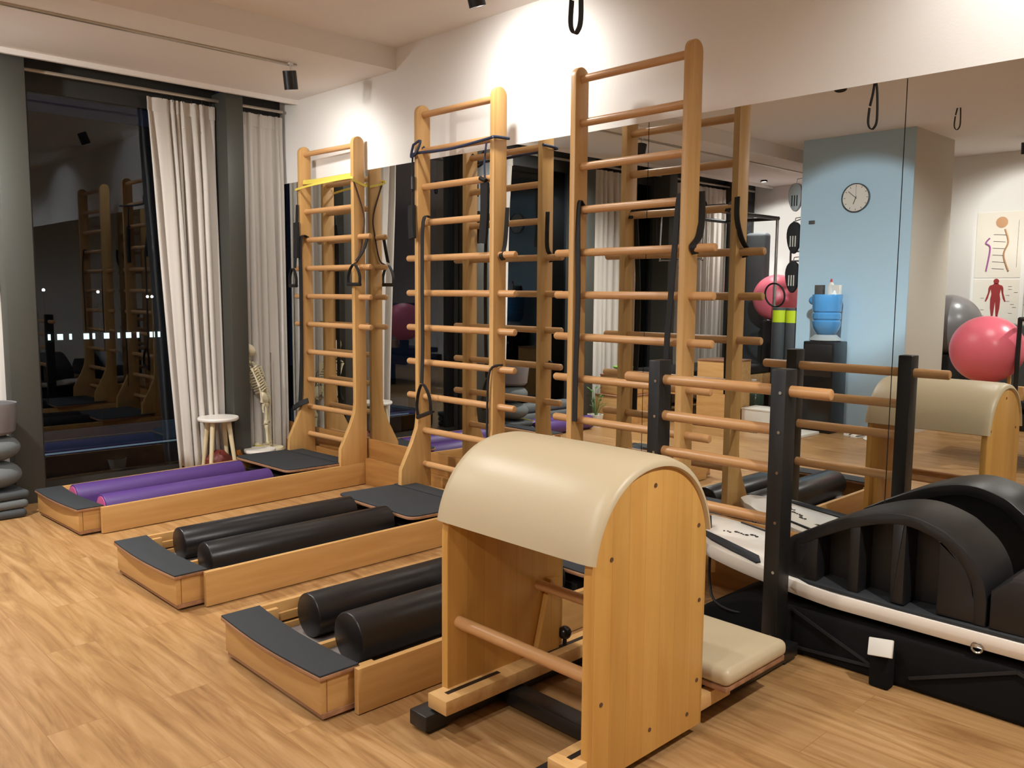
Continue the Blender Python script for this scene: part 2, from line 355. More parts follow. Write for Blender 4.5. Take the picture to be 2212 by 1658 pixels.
# window wall: glazing behind dark mullions
b = nb(); bx(b, -7.0, -6.38, 1.535, 1.712, 0, 2.98, .004); bx(b, -6.8, -6.74, 1.5, 1.8, 0, 3.0); struct('window_1_mullion' if 0 else 'trim_3', b, 'frame')
b = nb(); bx(b, -7.0, -6.38, 3.10, 3.238, 0, 2.98, .004); bx(b, -6.8, -6.74, 3.1, 3.3, 0, 3.0); struct('trim_4', b, 'frame')
for i, y in enumerate((.0, -1.56, -3.12)):
    b = nb(); bx(b, -7.0, -6.38, y-.08, y+.08, 0, 2.98, .004); struct('trim_%d' % (5+i), b, 'frame')
for i, (y0, y1) in enumerate(((1.735, 3.13), (3.275, MY), (.08, 1.56), (-1.48, -.08), (-3.04, -1.64), (BACKY, -3.2))):
    b = nb(); e = .05
    bx(b, -6.70, -6.625, y0, y1, 2.80, 3.12); bx(b, -6.70, -6.625, y0, y1, 0, .09); bx(b, -6.70, -6.628, y0, y0+e, .09, 2.8); bx(b, -6.70, -6.628, y1-e, y1, .09, 2.8)
    wo = struct('window_%d' % (i+1), b, 'frame_d')
    b = nb(); bx(b, -6.636, -6.631, y0+e, y1-e, .09, 2.80); obj('glass_pane', b, 'glass', wo, smooth=False)
b = nb(); bx(b, WX-.3, WX, MY-.03, MY+.1, 0, 3.2); struct('trim_8', b, 'wall')
# curtain tracks
for k, (x, z) in enumerate(((-6.60, 3.03), (-6.52, 2.905))):
    for j, (y0, y1) in enumerate(((1.74, 3.125), (3.28, 3.655), (.09, 1.55), (-3.7, -.09))):
        b = nb(); bx(b, x-.014, x+.014, y0, y1, z, z+(.035 if k == 0 else .022), .003)
        tag(obj('curtain_track', b, 'rail'), '%s pale curtain rail %s' % (['upper', 'lower'][k], ['above the dark window and the wide curtain', 'in the corner above the narrow curtain', 'left of the left dark window post', 'along the far windows, seen in the mirror'][j]), 'curtain rail')

def curtain(y0t, y1t, y0b, y1b, folds, label, x=-6.548, z0=.06, z1=2.87, amp=.045, seed=1, belly=0., xb=0., g=None, cut=None):
    rnd = random.Random(seed); b = nb(); nu, nv = folds*10, 26
    ph = [rnd.uniform(-.5, .5) for _ in range(folds+1)]; am = [rnd.uniform(.3, 1.2) for _ in range(folds+1)]
    def P(u, v):
        y = (y0t+(y1t-y0t)*u)*(1-v)+(y0b+(y1b-y0b)*u)*v
        u2 = u+.5/folds*math.sin(u*7.3+seed)+.3/folds*math.sin(u*17.1+2*seed); f = max(0, min(folds, u2*folds)); i = int(min(f, folds-1e-4)); fr = f-i
        a = amp*(am[i]*(1-fr)+am[i+1]*fr)*(.35+.65*min(1, v*5))
        ang = 2*PI*f+ph[i]*(1-fr)+ph[i+1]*fr+.5*math.sin(3*v+seed+i)
        xx = x+a*math.cos(ang)+xb*v*v*v
        yy = y+.25*a*math.sin(2*ang)+belly*math.sin(PI*min(1, v*1.02))**2*(1-u)
        zz = z1+(z0-z1)*v+.03*v*math.sin(ang*.5)
        return Vector((xx, yy, zz))
    for s in (0, 1):
        pass
    V = [[b.verts.new(P(i/nu, (j/nv)**1.2)) for i in range(nu+1)] for j in range(nv+1)]
    for j in range(nv):
        for i in range(nu): b.faces.new([V[j][i], V[j][i+1], V[j+1][i+1], V[j+1][i]])
    root = thing('curtain', label, 'curtain', (x, (y0t+y1t)/2, 0), group=g)
    o = obj('curtain_panel', b, 'curtain', root, off=root.location, angle=180)
    so = o.modifiers.new('thick', 'SOLIDIFY'); so.thickness = .003
    b = nb(); pts = []
    for i in range(nu+1):
        p = P(i/nu, 0.0); pts.append(p+Vector((.006, 0, -.045)))
    ribbon(b, pts, .10, .003, (0, 0, 1)); obj('heading_tape', b, 'curtain', root, off=root.location)
    for i in range(folds):
        p = P((i+.5)/folds, 0); b = nb(); tube(b, [p+Vector((0, 0, -.02)), p+Vector((.008, 0, .01)), p+Vector((0, 0, .04))], .003, 6); obj('curtain_hook', b, 'black_metal', root, off=root.location)
    return root
curtain(2.56, 3.09, 2.70, 3.09, 7, 'long pale linen curtain gathered beside the dark window, behind the taller white stool', seed=3, amp=.05, xb=.03, belly=.0)
curtain(3.26, 3.66, 3.26, 3.665, 5, 'narrow pale linen curtain in the corner behind the skeleton model', seed=5, amp=.04, z0=.05)
curtain(1.05, 1.50, 1.15, 1.56, 5, 'pale linen curtain at the left edge, above the grey bucket', seed=8, amp=.04)
curtain(-.95, .02, -.95, .02, 11, 'wide pale curtain at the far windows, seen behind the right wooden ladder', seed=11, amp=.05)
curtain(-3.0, -1.7, -3.0, -1.7, 13, 'wide pale curtain in the far corner of the room behind the trapeze table', seed=13, amp=.05)
# pull cord hanging from the wide curtain's heading
b = nb(); tube(b, smooth_path([(-6.47, 2.79, 2.86), (-6.465, 2.80, 2.78), (-6.46, 2.795, 2.68)], 4), .0025, 6); ball(b, (-6.46, 2.795, 2.67), .009, n=10)
o = obj('pull_cord', b, 'white'); o.parent = bpy.data.objects['curtain']; o.location = -o.parent.location

# ------------------------------------------------------------------ lamps
for i, (x, y, z, ax, ay, az, wt, colr, cone, lab) in enumerate(LAMPS):
    root = thing('ceiling_spotlight', lab, 'spotlight', (x, y, z-.0))
    hx, hy = (-(ax-x)*.02, -(ay-y)*.02)
    b = nb(); cyl(b, (0, 0, -.014), (0, 0, 0), .02, n=12); cyl(b, (0, 0, -.05), (0, 0, -.014), .006, n=8); obj('bracket', b, 'white', root)
    d = (Vector((ax, ay, az))-Vector((x, y, z-.12))).normalized(); dd = Vector((d.x*.35, d.y*.35, d.z)).normalized()
    c = Vector((0, 0, -.115)); r = .046
    b = nb(); p, q = c-dd*.062, c+dd*.062; cyl(b, p, q-dd*.004, r, n=28, cap=False); cyl(b, p-dd*.001, p, r, n=28); cyl(b, q-dd*.004, p, r-.006, n=28, cap=False)
    u, v = frame_for(dd); obj('lamp_body', b, 'lamp_k', root)
    b = nb(); cyl(b, q-dd*.012, q-dd*.009, r-.005, n=28); obj('lamp_lens', b, 'lamp_c' if colr == COOL else 'lamp_e', root)
    L = bpy.data.lights.new('spot', 'SPOT'); L.energy = wt; L.color = colr; L.spot_size = R(cone); L.spot_blend = .8; L.shadow_soft_size = .05
    lo = bpy.data.objects.new('spot_light', L); COL.objects.link(lo); lo.location = Vector((x, y, z))+q+dd*.012
    lo.rotation_euler = (Vector((ax, ay, az))-lo.location).to_track_quat('-Z', 'Y').to_euler()
    lo.parent = root; lo.location = lo.location-root.location

# ------------------------------------------------------------------ ladder benches (three of a kind, each at its own place)
Z0, DZ, WD, TH, YD, T = 2.5555, -.2239, .744, .037, .051, 2.6157
def ladder_bench(X, Y, rz, s, yc, nr, pegs, label):
    root = thing('ladder_bench', label, 'exercise bench', (X, Y, 0), rz, None, s)
    # uprights
    for side, x0 in (('r', -TH), ('l', -WD)):
        pr = [(-.196, .17), (-.19, .30), (-.10, .47), (-.062, .56), (-YD, .64)]
        n = 10
        arc = [(-YD*math.cos(PI*i/n), T-YD*1.0+YD*1.0*math.sin(PI*i/n)) for i in range(n+1)]
        back = [(YD, .17)]
        poly = pr+arc+back
        b = nb(); prism(b, poly, 'x', x0, x0+TH, .004); obj('upright', b, 'maple_z', root)
    # rungs (pegs stick out both sides where the photo shows them)
    for k in range(nr):
        z = Z0+k*DZ; e = .135 if k in pegs else 0
        b = nb()
        cyl(b, (-WD-e if e else -WD+TH-.012, 0, z), (e if e else -TH+.012, 0, z), .0205, n=18, round_=.009 if e else 0)
        obj('rung', b, 'dowel', root)
    # side boards
    for x0, x1 in ((-.026, .0), (-WD-.045, -WD-.02)):
        poly = [(yc, .004), (yc, .165), (YD+.02, .172), (min(.07, YD+.02), .172), (.072, .16), (.072, .004)]
        b = nb(); prism(b, [(yc, .004), (yc, .165), (.06, .172), (.072, .12), (.072, .004)], 'x', x0, x1, .002); obj('side_board', b, 'maple_y', root)
    # post foot blocks filling between upright and board
    b = nb(); bx(b, -TH, -.026, -.196, YD, .01, .17); bx(b, -WD-.02, -WD+TH, -.196, YD, .01, .17); obj('foot_block', b, 'maple_y', root)
    # back cross board
    b = nb(); bx(b, -WD, -.03, YD-.02, YD+.005, .01, .16, .002); obj('back_board', b, 'maple_x', root)
    # head box
    hx0, hx1, hy0, hy1 = -WD-.012, -.045, yc-.12, yc+.06
    b = nb(); bx(b, hx0, hx1, hy0, hy0+.024, .028, .152, .002); obj('front_board', b, 'maple_x', root)
    for q0 in (hx1-.024, hx0): b = nb(); bx(b, q0, q0+.024, hy0+.026, yc+.10, .03, .152, .002); obj('head_cheek', b, 'maple_y', root)
    b = nb(); bx(b, hx0+.006, hx1+.004, hy0+.006, hy1-.02, .012, .03); obj('plinth', b, 'ply_edge', root)
    b = nb(); bx(b, hx0+.02, hx1-.02, hy0+.03, hy1-.05, 0, .012); obj('floor_glide', b, 'black_metal', root)
    # standing pad on the head: bowed ends
    px0, px1, py0, py1 = hx0-.012, hx1+.016, hy0-.012, yc+.025
    poly = []
    for i in range(9): t = i/8; poly.append((px1-(px1-px0)*t, py0+.018*math.sin(PI*t)*-1))
    for i in range(9): t = i/8; poly.append((px0+(px1-px0)*t, py1-.022*math.sin(PI*t)+.01*(1-t)))
    b = nb(); prism(b, poly, 'z', .152, .166, .003); obj('head_board', b, 'ply_edge', root)
    b = nb(); prism(b, [((x-(px0+px1)/2)*.995+(px0+px1)/2, (y-(py0+py1)/2)*.98+(py0+py1)/2) for x, y in poly], 'z', .166, .173, .002); obj('rubber_pad', b, 'rubber', root)
    # trough floors, middle rail and rail strips
    b = nb(); bx(b, -WD-.02, -.045, yc+.035, -.2, .022, .06); obj('trough', b, 'trough', root)
    b = nb(); bx(b, -.455, -.43, yc+.035, -.62, .06, .088, .002); obj('middle_rail', b, 'maple_y', root)
    b = nb(); bx(b, -WD-.018, -WD+.002, yc+.06, -.24, .09, .125, .002); bx(b, -WD+.004, -WD+.02, yc+.06, -.24, .055, .085, .002); obj('guide_rail', b, 'maple_y', root)
    # foot cart: dark carriage under a rubber-topped board
    for cx in (-.60, -.24):
        b = nb(); bx(b, cx-.085, cx+.085, -.60, -.20, .05, .125, .01); obj('cart', b, 'black_metal', root)
        for yy in (-.57, -.25):
            for sx in (-1, 1):
                b = nb(); cyl(b, (cx+sx*.09, yy, .058), (cx+sx*.108, yy, .058), .026, n=16, round_=.004); obj('wheel', b, 'plastic_k', root)
        b = nb(); cyl(b, (cx, -.62, .06), (cx, -.62, .105), .008, n=10); obj('stop_pin', b, 'steel', root)
    b = nb(); bx(b, -.50, -.46, -.60, -.2, .09, .125); bx(b, -.38, -.34, -.60, -.2, .09, .125); obj('cart_bar', b, 'black_metal', root)
    pl = rrect(-.80, -.03, -.62, -.075, .06)
    pl = [(x+ .03*math.sin((y+.35)*3), y) for x, y in pl]
    b = nb(); prism(b, pl, 'z', .172, .188, .003); obj('foot_board', b, 'ply_edge', root)
    b = nb(); prism(b, [((x+.415)*.985-.415, (y+.35)*.98-.35) for x, y in pl], 'z', .188, .196, .002); obj('foot_pad', b, 'rubber', root)
    b = nb(); bx(b, -.78, -.06, -.20, -.075, .196, .20, .002); obj('pad_flap', b, 'rubber', root)
    return root
UN = {1: (-5.3614, 3.6153, .0414, .9854), 2: (-3.7163, 3.4879, .004, 1.0087), 3: (-2.3641, 3.4687, -.0071, 1.0058)}
ladder_bench(*UN[1], -1.93, 11, (3, 4, 5, 6), 'low maple bench with tall ladder nearest the curtains, holding the purple rollers')
ladder_bench(*UN[2], -1.83, 11, (4, 5, 6, 7, 8), 'low maple bench with tall ladder in the middle, navy band round its second rung')
ladder_bench(*UN[3], -1.88, 11, (4, 5, 6, 7, 8), 'low maple bench with the tallest looking ladder, partly behind the cream barrel')
def LW(u, p):
    X, Y, r, s = UN[u]; q = Matrix.Rotation(r, 3, 'Z') @ (Vector(p)*s); return Vector((X+q.x, Y+q.y, q.z))

def roller(u, cx, y0, y1, r, half, label, purple, grp, z=.061):
    X, Y, rz, s = UN[u]; loc = LW(u, (cx, (y0+y1)/2, z)); L = (y1-y0)*s
    root = thing('foam_roller', label, 'foam roller', loc, rz, grp)
    n = 28
    if half: z0_ = 0; pts = [(-r, 0)]+[(-r*math.cos(PI*i/n), r*.55+r*1.0*math.sin(PI*i/n)) for i in range(n+1)]+[(r, 0)]
    else: pts = [(r*math.cos(2*PI*i/40), r+r*math.sin(2*PI*i/40)) for i in range(40)]
    b = nb(); prism(b, pts, 'y', -L/2, L/2, .006); obj('foam_body', b, 'foam_p' if purple else 'foam_k', root, angle=50)
    if purple:
        ins = [(x*.82, .008+zz*.84) for x, zz in pts]; b = nb(); prism(b, ins, 'y', -L/2-.003, -L/2+.002); obj('end_face', b, 'foam_pink', root)
roller(1, -.655, -1.865, -.66, .082, True, 'purple half round foam roller with pink end, nearer the window', True, None)
roller(1, -.245, -1.84, -.66, .082, True, 'purple half round foam roller with pink end, nearer the camera', True, None)
roller(2, -.595, -1.70, -.66, .084, False, 'shiny black foam roller on the left side of the middle bench', False, None)
roller(2, -.255, -1.72, -.64, .084, False, 'shiny black foam roller on the right side of the middle bench, nearer the camera', False, None)
roller(3, -.585, -1.73, -.66, .09, False, 'shiny black foam roller on the left of the nearest bench', False, None)
roller(3, -.265, -1.75, -.66, .098, False, 'thick black foam roller on the right of the nearest bench, beside the barrel', False, None)

# ------------------------------------------------------------------ straps and bands on the ladders
def cordset(name, label, cat, parts, loc):
    """parts: list of (partname, kind, pts, width/radius, thick, side, mat)"""
    root = thing(name, label, cat, loc)
    for pn, kind, pts, w, t, side, mat in parts:
        b = nb(); pts = [Vector(p) for p in pts]
        if kind == 'ribbon': ribbon(b, smooth_path(pts, 5), w, t, side)
        elif kind == 'tube': tube(b, smooth_path(pts, 5), w)
        elif kind == 'hard': tube(b, pts, w)
        elif kind == 'loop': tube(b, smooth_path(pts+[pts[0]], 4)[:-1], w, closed=True)
        obj(pn, b, mat, root, off=root.location)
    return root
def handle_parts(u, c, w=.115, h=.12, ax=(1, 0, 0), top=None, tilt=(0, 0, 0)):
    """D handle hanging below point c in ladder coords"""
    a = Vector(ax).normalized(); c = Vector(c); dn = Vector(tilt)+Vector((0, 0, -1)); dn.normalize()
    P = lambda s, t: LW(u, c+a*s*w/2+dn*t*h)
    arch = [P(-.92, 1), P(-.95, .62), P(-.6, .25), P(0, .02), P(.6, .25), P(.95, .62), P(.92, 1)]
    return [('strap_arch', 'ribbon', arch, .022, .006, Vector((0, 1, 0)) if abs(a.x) > .5 else Vector((1, 0, 0)), 'strap'), ('grip', 'hard', [P(-1, 1), P(1, 1)], .014*1.0, 0, None, 'plastic_k')]
z_ = lambda k: Z0+k*DZ
# ladder 1: yellow band round the second rung and both uprights
u = 1
P = lambda x, y, z: LW(u, (x, y, z))
cordset('resistance_band', 'yellow translucent resistance band stretched round the ladder nearest the curtains', 'resistance band', [
  ('band', 'ribbon', [P(-WD+.04, -.03, z_(1)-.03), P(-WD-.012, -YD-.012, z_(1)-.052), P(-WD+.03, -YD-.016, z_(1)-.05), P(-.5, -YD-.02, z_(1)-.034), P(-.03, -YD-.016, z_(1)-.02), P(.012, -YD-.01, z_(1)-.04), P(.012, YD+.01, z_(1)-.075)], .016, .004, (0, .2, 1), 'yellow'),
  ('wrap', 'ribbon', [P(-WD+.045, -.028, z_(1)+.005), P(-.5, -.028, z_(1)+.0), P(-TH-.005, -.028, z_(1)+.005)], .034, .003, (0, .1, 1), 'yellow')], P(-.37, -.06, z_(1)))
# left side: strap with D-handle
c = P(-WD+.01, -YD-.045, 1.66)
cordset('handle_strap', 'black stirrup handle hanging on the window side of the ladder nearest the curtains', 'handle', [
  ('webbing', 'ribbon', [P(-WD+.01, -YD-.014, 2.16), P(-WD+.012, -YD-.02, 2.05), P(-WD+.015, -YD-.03, 1.9), P(-WD+.01, -YD-.045, 1.66)], .03, .008, (1, 0, 0), 'strap'),
  ('sleeve', 'ribbon', [P(-WD+.015, -YD-.028, 2.02), P(-WD+.025, -YD-.034, 1.9), P(-WD+.022, -YD-.038, 1.74)], .055, .02, (1, 0, 0), 'dark_fab')]+handle_parts(u, (-WD-.02, -YD-.045, 1.66), .10, .14), c)
cordset('stretch_strap', 'long black strap falling down the left upright of the ladder nearest the curtains', 'strap', [
  ('webbing', 'ribbon', [P(-WD+.05, 0, z_(3)+.024), P(-WD+.052, -YD-.015, z_(3)), P(-WD+.05, -YD-.018, 1.5), P(-WD+.045, -YD-.02, 1.0), P(-WD+.03, -YD-.03, .62), P(-WD+.045, -YD-.05, .555)], .046, .006, (1, 0, 0), 'strap'),
  ('foot_loop', 'ribbon', [P(-WD-.02, -.115, .53), P(-WD+.05, -.10, .57), P(-WD+.11, -.06, .60)], .04, .014, (0, .3, 1), 'strap')], P(-WD+.05, -.07, 1.0))
cordset('handle_strap', 'black stirrup handle on a brown cord, near side of the ladder nearest the curtains', 'handle', [
  ('cord', 'tube', [P(.005, -YD-.008, z_(1)-.03), P(.012, .03, 2.05), P(.012, .02, 1.9), P(.012, -.02, 1.72), P(.02, -YD-.02, 1.68)], .006, 0, None, 'strap_b'),
  ('webbing', 'ribbon', [P(.10, 0, z_(3)-.0), P(.085, -.03, 1.78), P(.05, -YD-.02, 1.70)], .03, .007, (1, 0, 0), 'strap')]+handle_parts(u, (.035, -YD-.03, 1.68), .15, .15), P(.03, -.06, 1.7))
# ladder 2
u = 2
cordset('resistance_band', 'navy resistance cord wrapped round the upper rungs of the middle wooden ladder', 'resistance band', [
  ('cord', 'tube', [P(-WD+.045, .0, z_(1)+.025), P(-WD-.01, -YD-.012, z_(1)-.03), P(-WD+.05, -YD-.014, z_(1)-.02), P(-.4, -.04, z_(1)-.024), P(-TH, -YD-.012, z_(1)-.01), P(.008, -YD-.012, z_(1)-.005), P(.01, YD+.006, z_(1)+.0)], .009, 0, None, 'navy'),
  ('knot', 'loop', [P(-WD+.03, -YD-.03, z_(1)+.03), P(-WD+.09, -YD-.02, z_(1)+.05), P(-WD+.06, -YD-.03, z_(1)-.02), P(-WD+.0, -YD-.025, z_(1)-.04)], .008, 0, None, 'navy')], P(-.37, -.05, z_(1)))
cordset('stretch_strap', 'black padded strap hanging on the left upright of the middle wooden ladder', 'strap', [
  ('cord', 'tube', [P(-WD+.0, -YD-.012, z_(1)-.03), P(-WD-.004, -YD-.014, 2.15), P(-WD+.0, -YD-.016, 1.98)], .006, 0, None, 'strap'),
  ('clip', 'hard', [P(-WD+.01, -YD-.02, 2.17), P(-WD+.012, -YD-.02, 2.09)], .013, 0, None, 'plastic_k'),
  ('sleeve', 'ribbon', [P(-WD+.0, -YD-.02, 1.99), P(-WD+.01, -YD-.03, 1.9), P(-WD+.03, -YD-.04, 1.78)], .05, .025, (1, 0, 0), 'dark_fab')], P(-WD, -.07, 2.0))
cordset('stretch_strap', 'black bungee strap with a clip hanging beside the right upright of the middle ladder', 'strap', [
  ('cord', 'tube', [P(-.10, -.02, z_(1)-.02), P(-.105, -.03, 2.2), P(-.10, -.03, 2.10)], .006, 0, None, 'navy'),
  ('clip', 'hard', [P(-.135, -.035, 2.11), P(-.085, -.035, 2.09)], .014, 0, None, 'plastic_k'),
  ('sleeve', 'ribbon', [P(-.10, -.03, 2.08), P(-.095, -.035, 1.9), P(-.11, -.035, 1.73)], .06, .02, (1, 0, 0), 'dark_fab')], P(-.1, -.04, 2.1))
cordset('handle_strap', 'long black strap with a stirrup handle down the left upright of the middle ladder', 'handle', [
  ('webbing', 'ribbon', [P(-WD+.10, .0, z_(3)+.03), P(-WD+.105, -YD-.012, z_(3)-.0), P(-WD+.10, -YD-.018, 1.53), P(-WD+.105, -YD-.02, 1.1), P(-WD+.107, -YD-.03, .86)], .03, .006, (1, 0, 0), 'strap')]+handle_parts(u, (-WD+.115, -YD-.035, .86), .15, .20, ax=(1, 0, .35), tilt=(.12, 0, 0)), P(-WD+.05, -.07, 1.2))
cordset('stretch_strap', 'black strap looped over the peg of the middle wooden ladder', 'strap', [
  ('webbing', 'ribbon', [P(.03, .03, z_(3)+.05), P(.02, .02, z_(4)+.06), P(.03, -.022, z_(4)+.0), P(.03, .0, z_(4)-.028)], .03, .006, (1, 0, .2), 'strap')], P(.03, 0, z_(4)))
cordset('stretch_strap', 'thin black cord from the peg down the right upright of the middle ladder', 'strap', [
  ('cord', 'tube', [P(.03, -.0, z_(7)+.03), P(-.01, -YD-.014, z_(7)-.0), P(-.03, -YD-.016, .8), P(-.03, -YD-.018, .55), P(-.035, -YD-.02, .42)], .007, 0, None, 'strap')], P(0, -.06, .8))
# ladder 3
u = 3
cordset('stretch_strap', 'long black strap looped over a rung by the left upright of the right wooden ladder', 'strap', [
  ('webbing', 'ribbon', [P(-WD+.05, .024, z_(3)-.02), P(-WD+.05, .0, z_(3)+.025), P(-WD+.045, -.03, z_(3)), P(-WD+.068, -.045, 1.4), P(-WD+.06, -.045, 1.03), P(-WD+.058, -.045, .76)], .032, .006, (1, 0, 0), 'strap')], P(-WD+.05, -.05, 1.2))
cordset('stretch_strap', 'black strap beside the inner face of the right upright of the right wooden ladder', 'strap', [
  ('webbing', 'ribbon', [P(-.075, .024, z_(3)-.02), P(-.06, .0, z_(3)+.028), P(-.06, -.03, z_(3)), P(-.066, -.05, 1.6), P(-.078, -.05, 1.41), P(-.093, -.05, 1.19), P(-.09, -.05, .92)], .03, .006, (1, 0, 0), 'strap')], P(-.07, -.05, 1.4))
cordset('stretch_strap', 'black strap pulled behind the right upright and over the peg of the right wooden ladder', 'strap', [
  ('webbing', 'ribbon', [P(.004, YD+.01, 1.93), P(.008, YD+.012, 1.82), P(.02, .03, 1.72), P(.022, -.022, z_(4)+.01), P(.022, .0, z_(4)-.026)], .034, .006, (1, .3, 0), 'strap')], P(.02, 0, 1.7))

# ------------------------------------------------------------------ ladder barrel
LB = Vector((-1.85, 2.4, 0))
root = thing('ladder_barrel', 'ladder barrel with rounded cream pad, wooden side panels and a black ladder of wooden rungs', 'exercise equipment', LB)
def lb(name, b, mat, parent=root, **k): return obj(name, b, mat, parent, off=LB, **k)
yc_, hw, zs, zt = 2.05, .285, .63, .94
def arch(off=0, z0=.04, n=36):
    h = hw+off; pts = [(yc_-h, z0)]
    for i in range(n+1):
        a = PI*i/n; pts.append((yc_-h*math.copysign(abs(math.cos(a))**.92, math.cos(a)), zs+(zt-zs+off)*abs(math.sin(a))**.95))
    pts.append((yc_+h, z0)); return pts
for nm, x0, x1 in (('side_panel', -1.532, -1.50), ('side_panel', -2.158, -2.126)):
    b = nb(); prism(b, arch(), 'x', x0, x1, .005); p = lb(nm, b, 'barrel')
    for (yy, zz) in ((yc_+.0, .885), (yc_-.2, .70), (yc_+.235, .72), (yc_-.235, .28), (yc_+.25, .47), (yc_+.25, .2), (yc_+.0, .12), (yc_+.2, .1)):
        o = nb(); xx = x1 if x1 > -1.6 else x0; cyl(o, (xx-.002, yy, zz), (xx+.002, yy, zz), .007, n=10); obj('screw_plug', o, 'brown', p, off=LB)
# pad shell
b = nb(); sec = []
nA = 44
A0, A1 = -.12, 1.10   # slightly below springing on the front, similar on the back
def padpt(t, off):
    a = PI*t
    if a < 0: return (yc_-(hw+off), zs+(a)*.30)
    if a > PI: return (yc_+(hw+off), zs-(a-PI)*.30)
    return (yc_-(hw+off)*math.copysign(abs(math.cos(a))**.92, math.cos(a)), zs+(zt-zs+off)*abs(math.sin(a))**.95)
xs = [(-2.172, .002), (-2.170, .012), (-2.160, .022), (-2.13, .029), (-2.0, .031), (-1.65, .031), (-1.53, .029), (-1.50, .022), (-1.490, .012), (-1.488, .002)]
T0, T1 = .065, .935
grid = [[b.verts.new((x,)+padpt(T0+(T1-T0)*j/nA, o)) for j in range(nA+1)] for x, o in xs]
inner = [[b.verts.new((x,)+padpt(T0+(T1-T0)*j/nA, -.02)) for j in range(nA+1)] for x in (-2.124, -1.534)]
rows = grid+[ [b.verts.new((-1.4965,)+padpt(T0+(T1-T0)*j/nA, .0005)) for j in range(nA+1)], ]
for a_, c_ in zip(rows, rows[1:]):
    for j in range(nA): b.faces.new([a_[j], a_[j+1], c_[j+1], c_[j]])
rows2 = [grid[0], [b.verts.new((-2.161,)+padpt(T0+(T1-T0)*j/nA, .0005)) for j in range(nA+1)], inner[0], inner[1], rows[-1]]
for a_, c_ in zip(rows2, rows2[1:]):
    for j in range(nA): b.faces.new([a_[j], a_[j+1], c_[j+1], c_[j]])
for j in (0, nA):
    loop = [r_[j] for r_ in rows]+[r_[j] for r_ in rows2[::-1]][1:-1]
    try: b.faces.new(loop)
    except ValueError: pass
lb('barrel_pad', b, 'pad', angle=60)
b = nb(); cyl(b, (-2.13, 1.815, .345), (-1.53, 1.815, .345), .021, n=20); lb('rung', b, 'dowel')
b = nb(); cyl(b, (-2.13, 2.20, .385), (-1.53, 2.20, .385), .019, n=20); lb('rung', b, 'dowel')
b = nb(); prism(b, [(2.16, .10), (2.29, .10), (2.29, .40), (2.24, .40)], 'x', -2.125, -2.10, .003); lb('brace', b, 'barrel')
for x0, x1 in ((-2.15, -2.055), (-1.60, -1.505)):
    b = nb(); bx(b, x0, x1, 1.70, 2.52, .075, .125, .003); p = lb('slotted_rail', b, 'birch')
    for y0, y1 in ((1.74, 1.98), (2.2, 2.47)):
        b = nb(); bx(b, (x0+x1)/2-.009, (x0+x1)/2+.009, y0, y1, .1248, .1262); obj('slot', b, 'black_metal', p, off=LB)
b = nb(); ball(b, (-2.10, 2.32, .175), .026, n=20); cyl(b, (-2.10, 2.32, .125), (-2.10, 2.32, .17), .008, n=10); lb('knob', b, 'disp_k')
b = nb(); ball(b, (-1.58, 2.40, .175), .026, n=20); cyl(b, (-1.58, 2.40, .125), (-1.58, 2.40, .17), .008, n=10); lb('knob', b, 'disp_k')
for x0, x1 in ((-2.2, -2.11), (-1.66, -1.57)):
    b = nb(); bx(b, x0, x1, 1.66, 3.13, .012, .066, .006); q = lb('base_beam', b, 'black_metal')
    for yy in (1.72, 3.07):
        b = nb(); bx(b, x0+.005, x1-.005, yy-.04, yy+.04, 0, .013, .003); obj('rubber_foot', b, 'plastic_k', q, off=LB)
b = nb(); bx(b, -2.11, -1.66, 1.99, 2.07, .014, .064, .004); lb('cross_beam', b, 'black_metal')
b = nb(); bx(b, -2.11, -1.66, 3.04, 3.12, .014, .064, .004); lb('cross_beam', b, 'black_metal')
# ladder end
for x0, x1 in ((-2.275, -2.215), (-1.685, -1.62)):
    b = nb(); bx(b, x0, x1, 3.035, 3.125, .0, 1.165, .005); p = lb('ladder_post', b, 'black_metal')
    for zz in (1.075, .92, .76, .56, .36, .10):
        b = nb(); xx = (x0+x1)/2+.012; cyl(b, (xx, 3.029, zz), (xx, 3.036, zz), .0065, n=10); obj('bolt', b, 'steel', p, off=LB)
for i, z in enumerate((1.08, .922, .765, .558)):
    b = nb(); cyl(b, (-2.43 if i == 0 else -2.22, 3.08, z), (-1.455 if i == 0 else -1.68, 3.08, z), .0225, n=20, round_=.007 if i == 0 else 0); lb('ladder_rung', b, 'dowel')
# seat step between barrel and ladder
b = nb(); bx(b, -1.98, -1.45, 2.40, 2.79, .135, .155, .004); lb('seat_board', b, 'ply_edge')
b = nb(); bx(b, -1.985, -1.44, 2.395, 2.795, .153, .215, .026, seg=5); lb('seat_cushion', b, 'pad', angle=80)
b = nb(); bx(b, -1.95, -1.90, 2.45, 2.74, .06, .136); bx(b, -1.64, -1.59, 2.45, 2.74, .066, .136); lb('seat_support', b, 'black_metal')

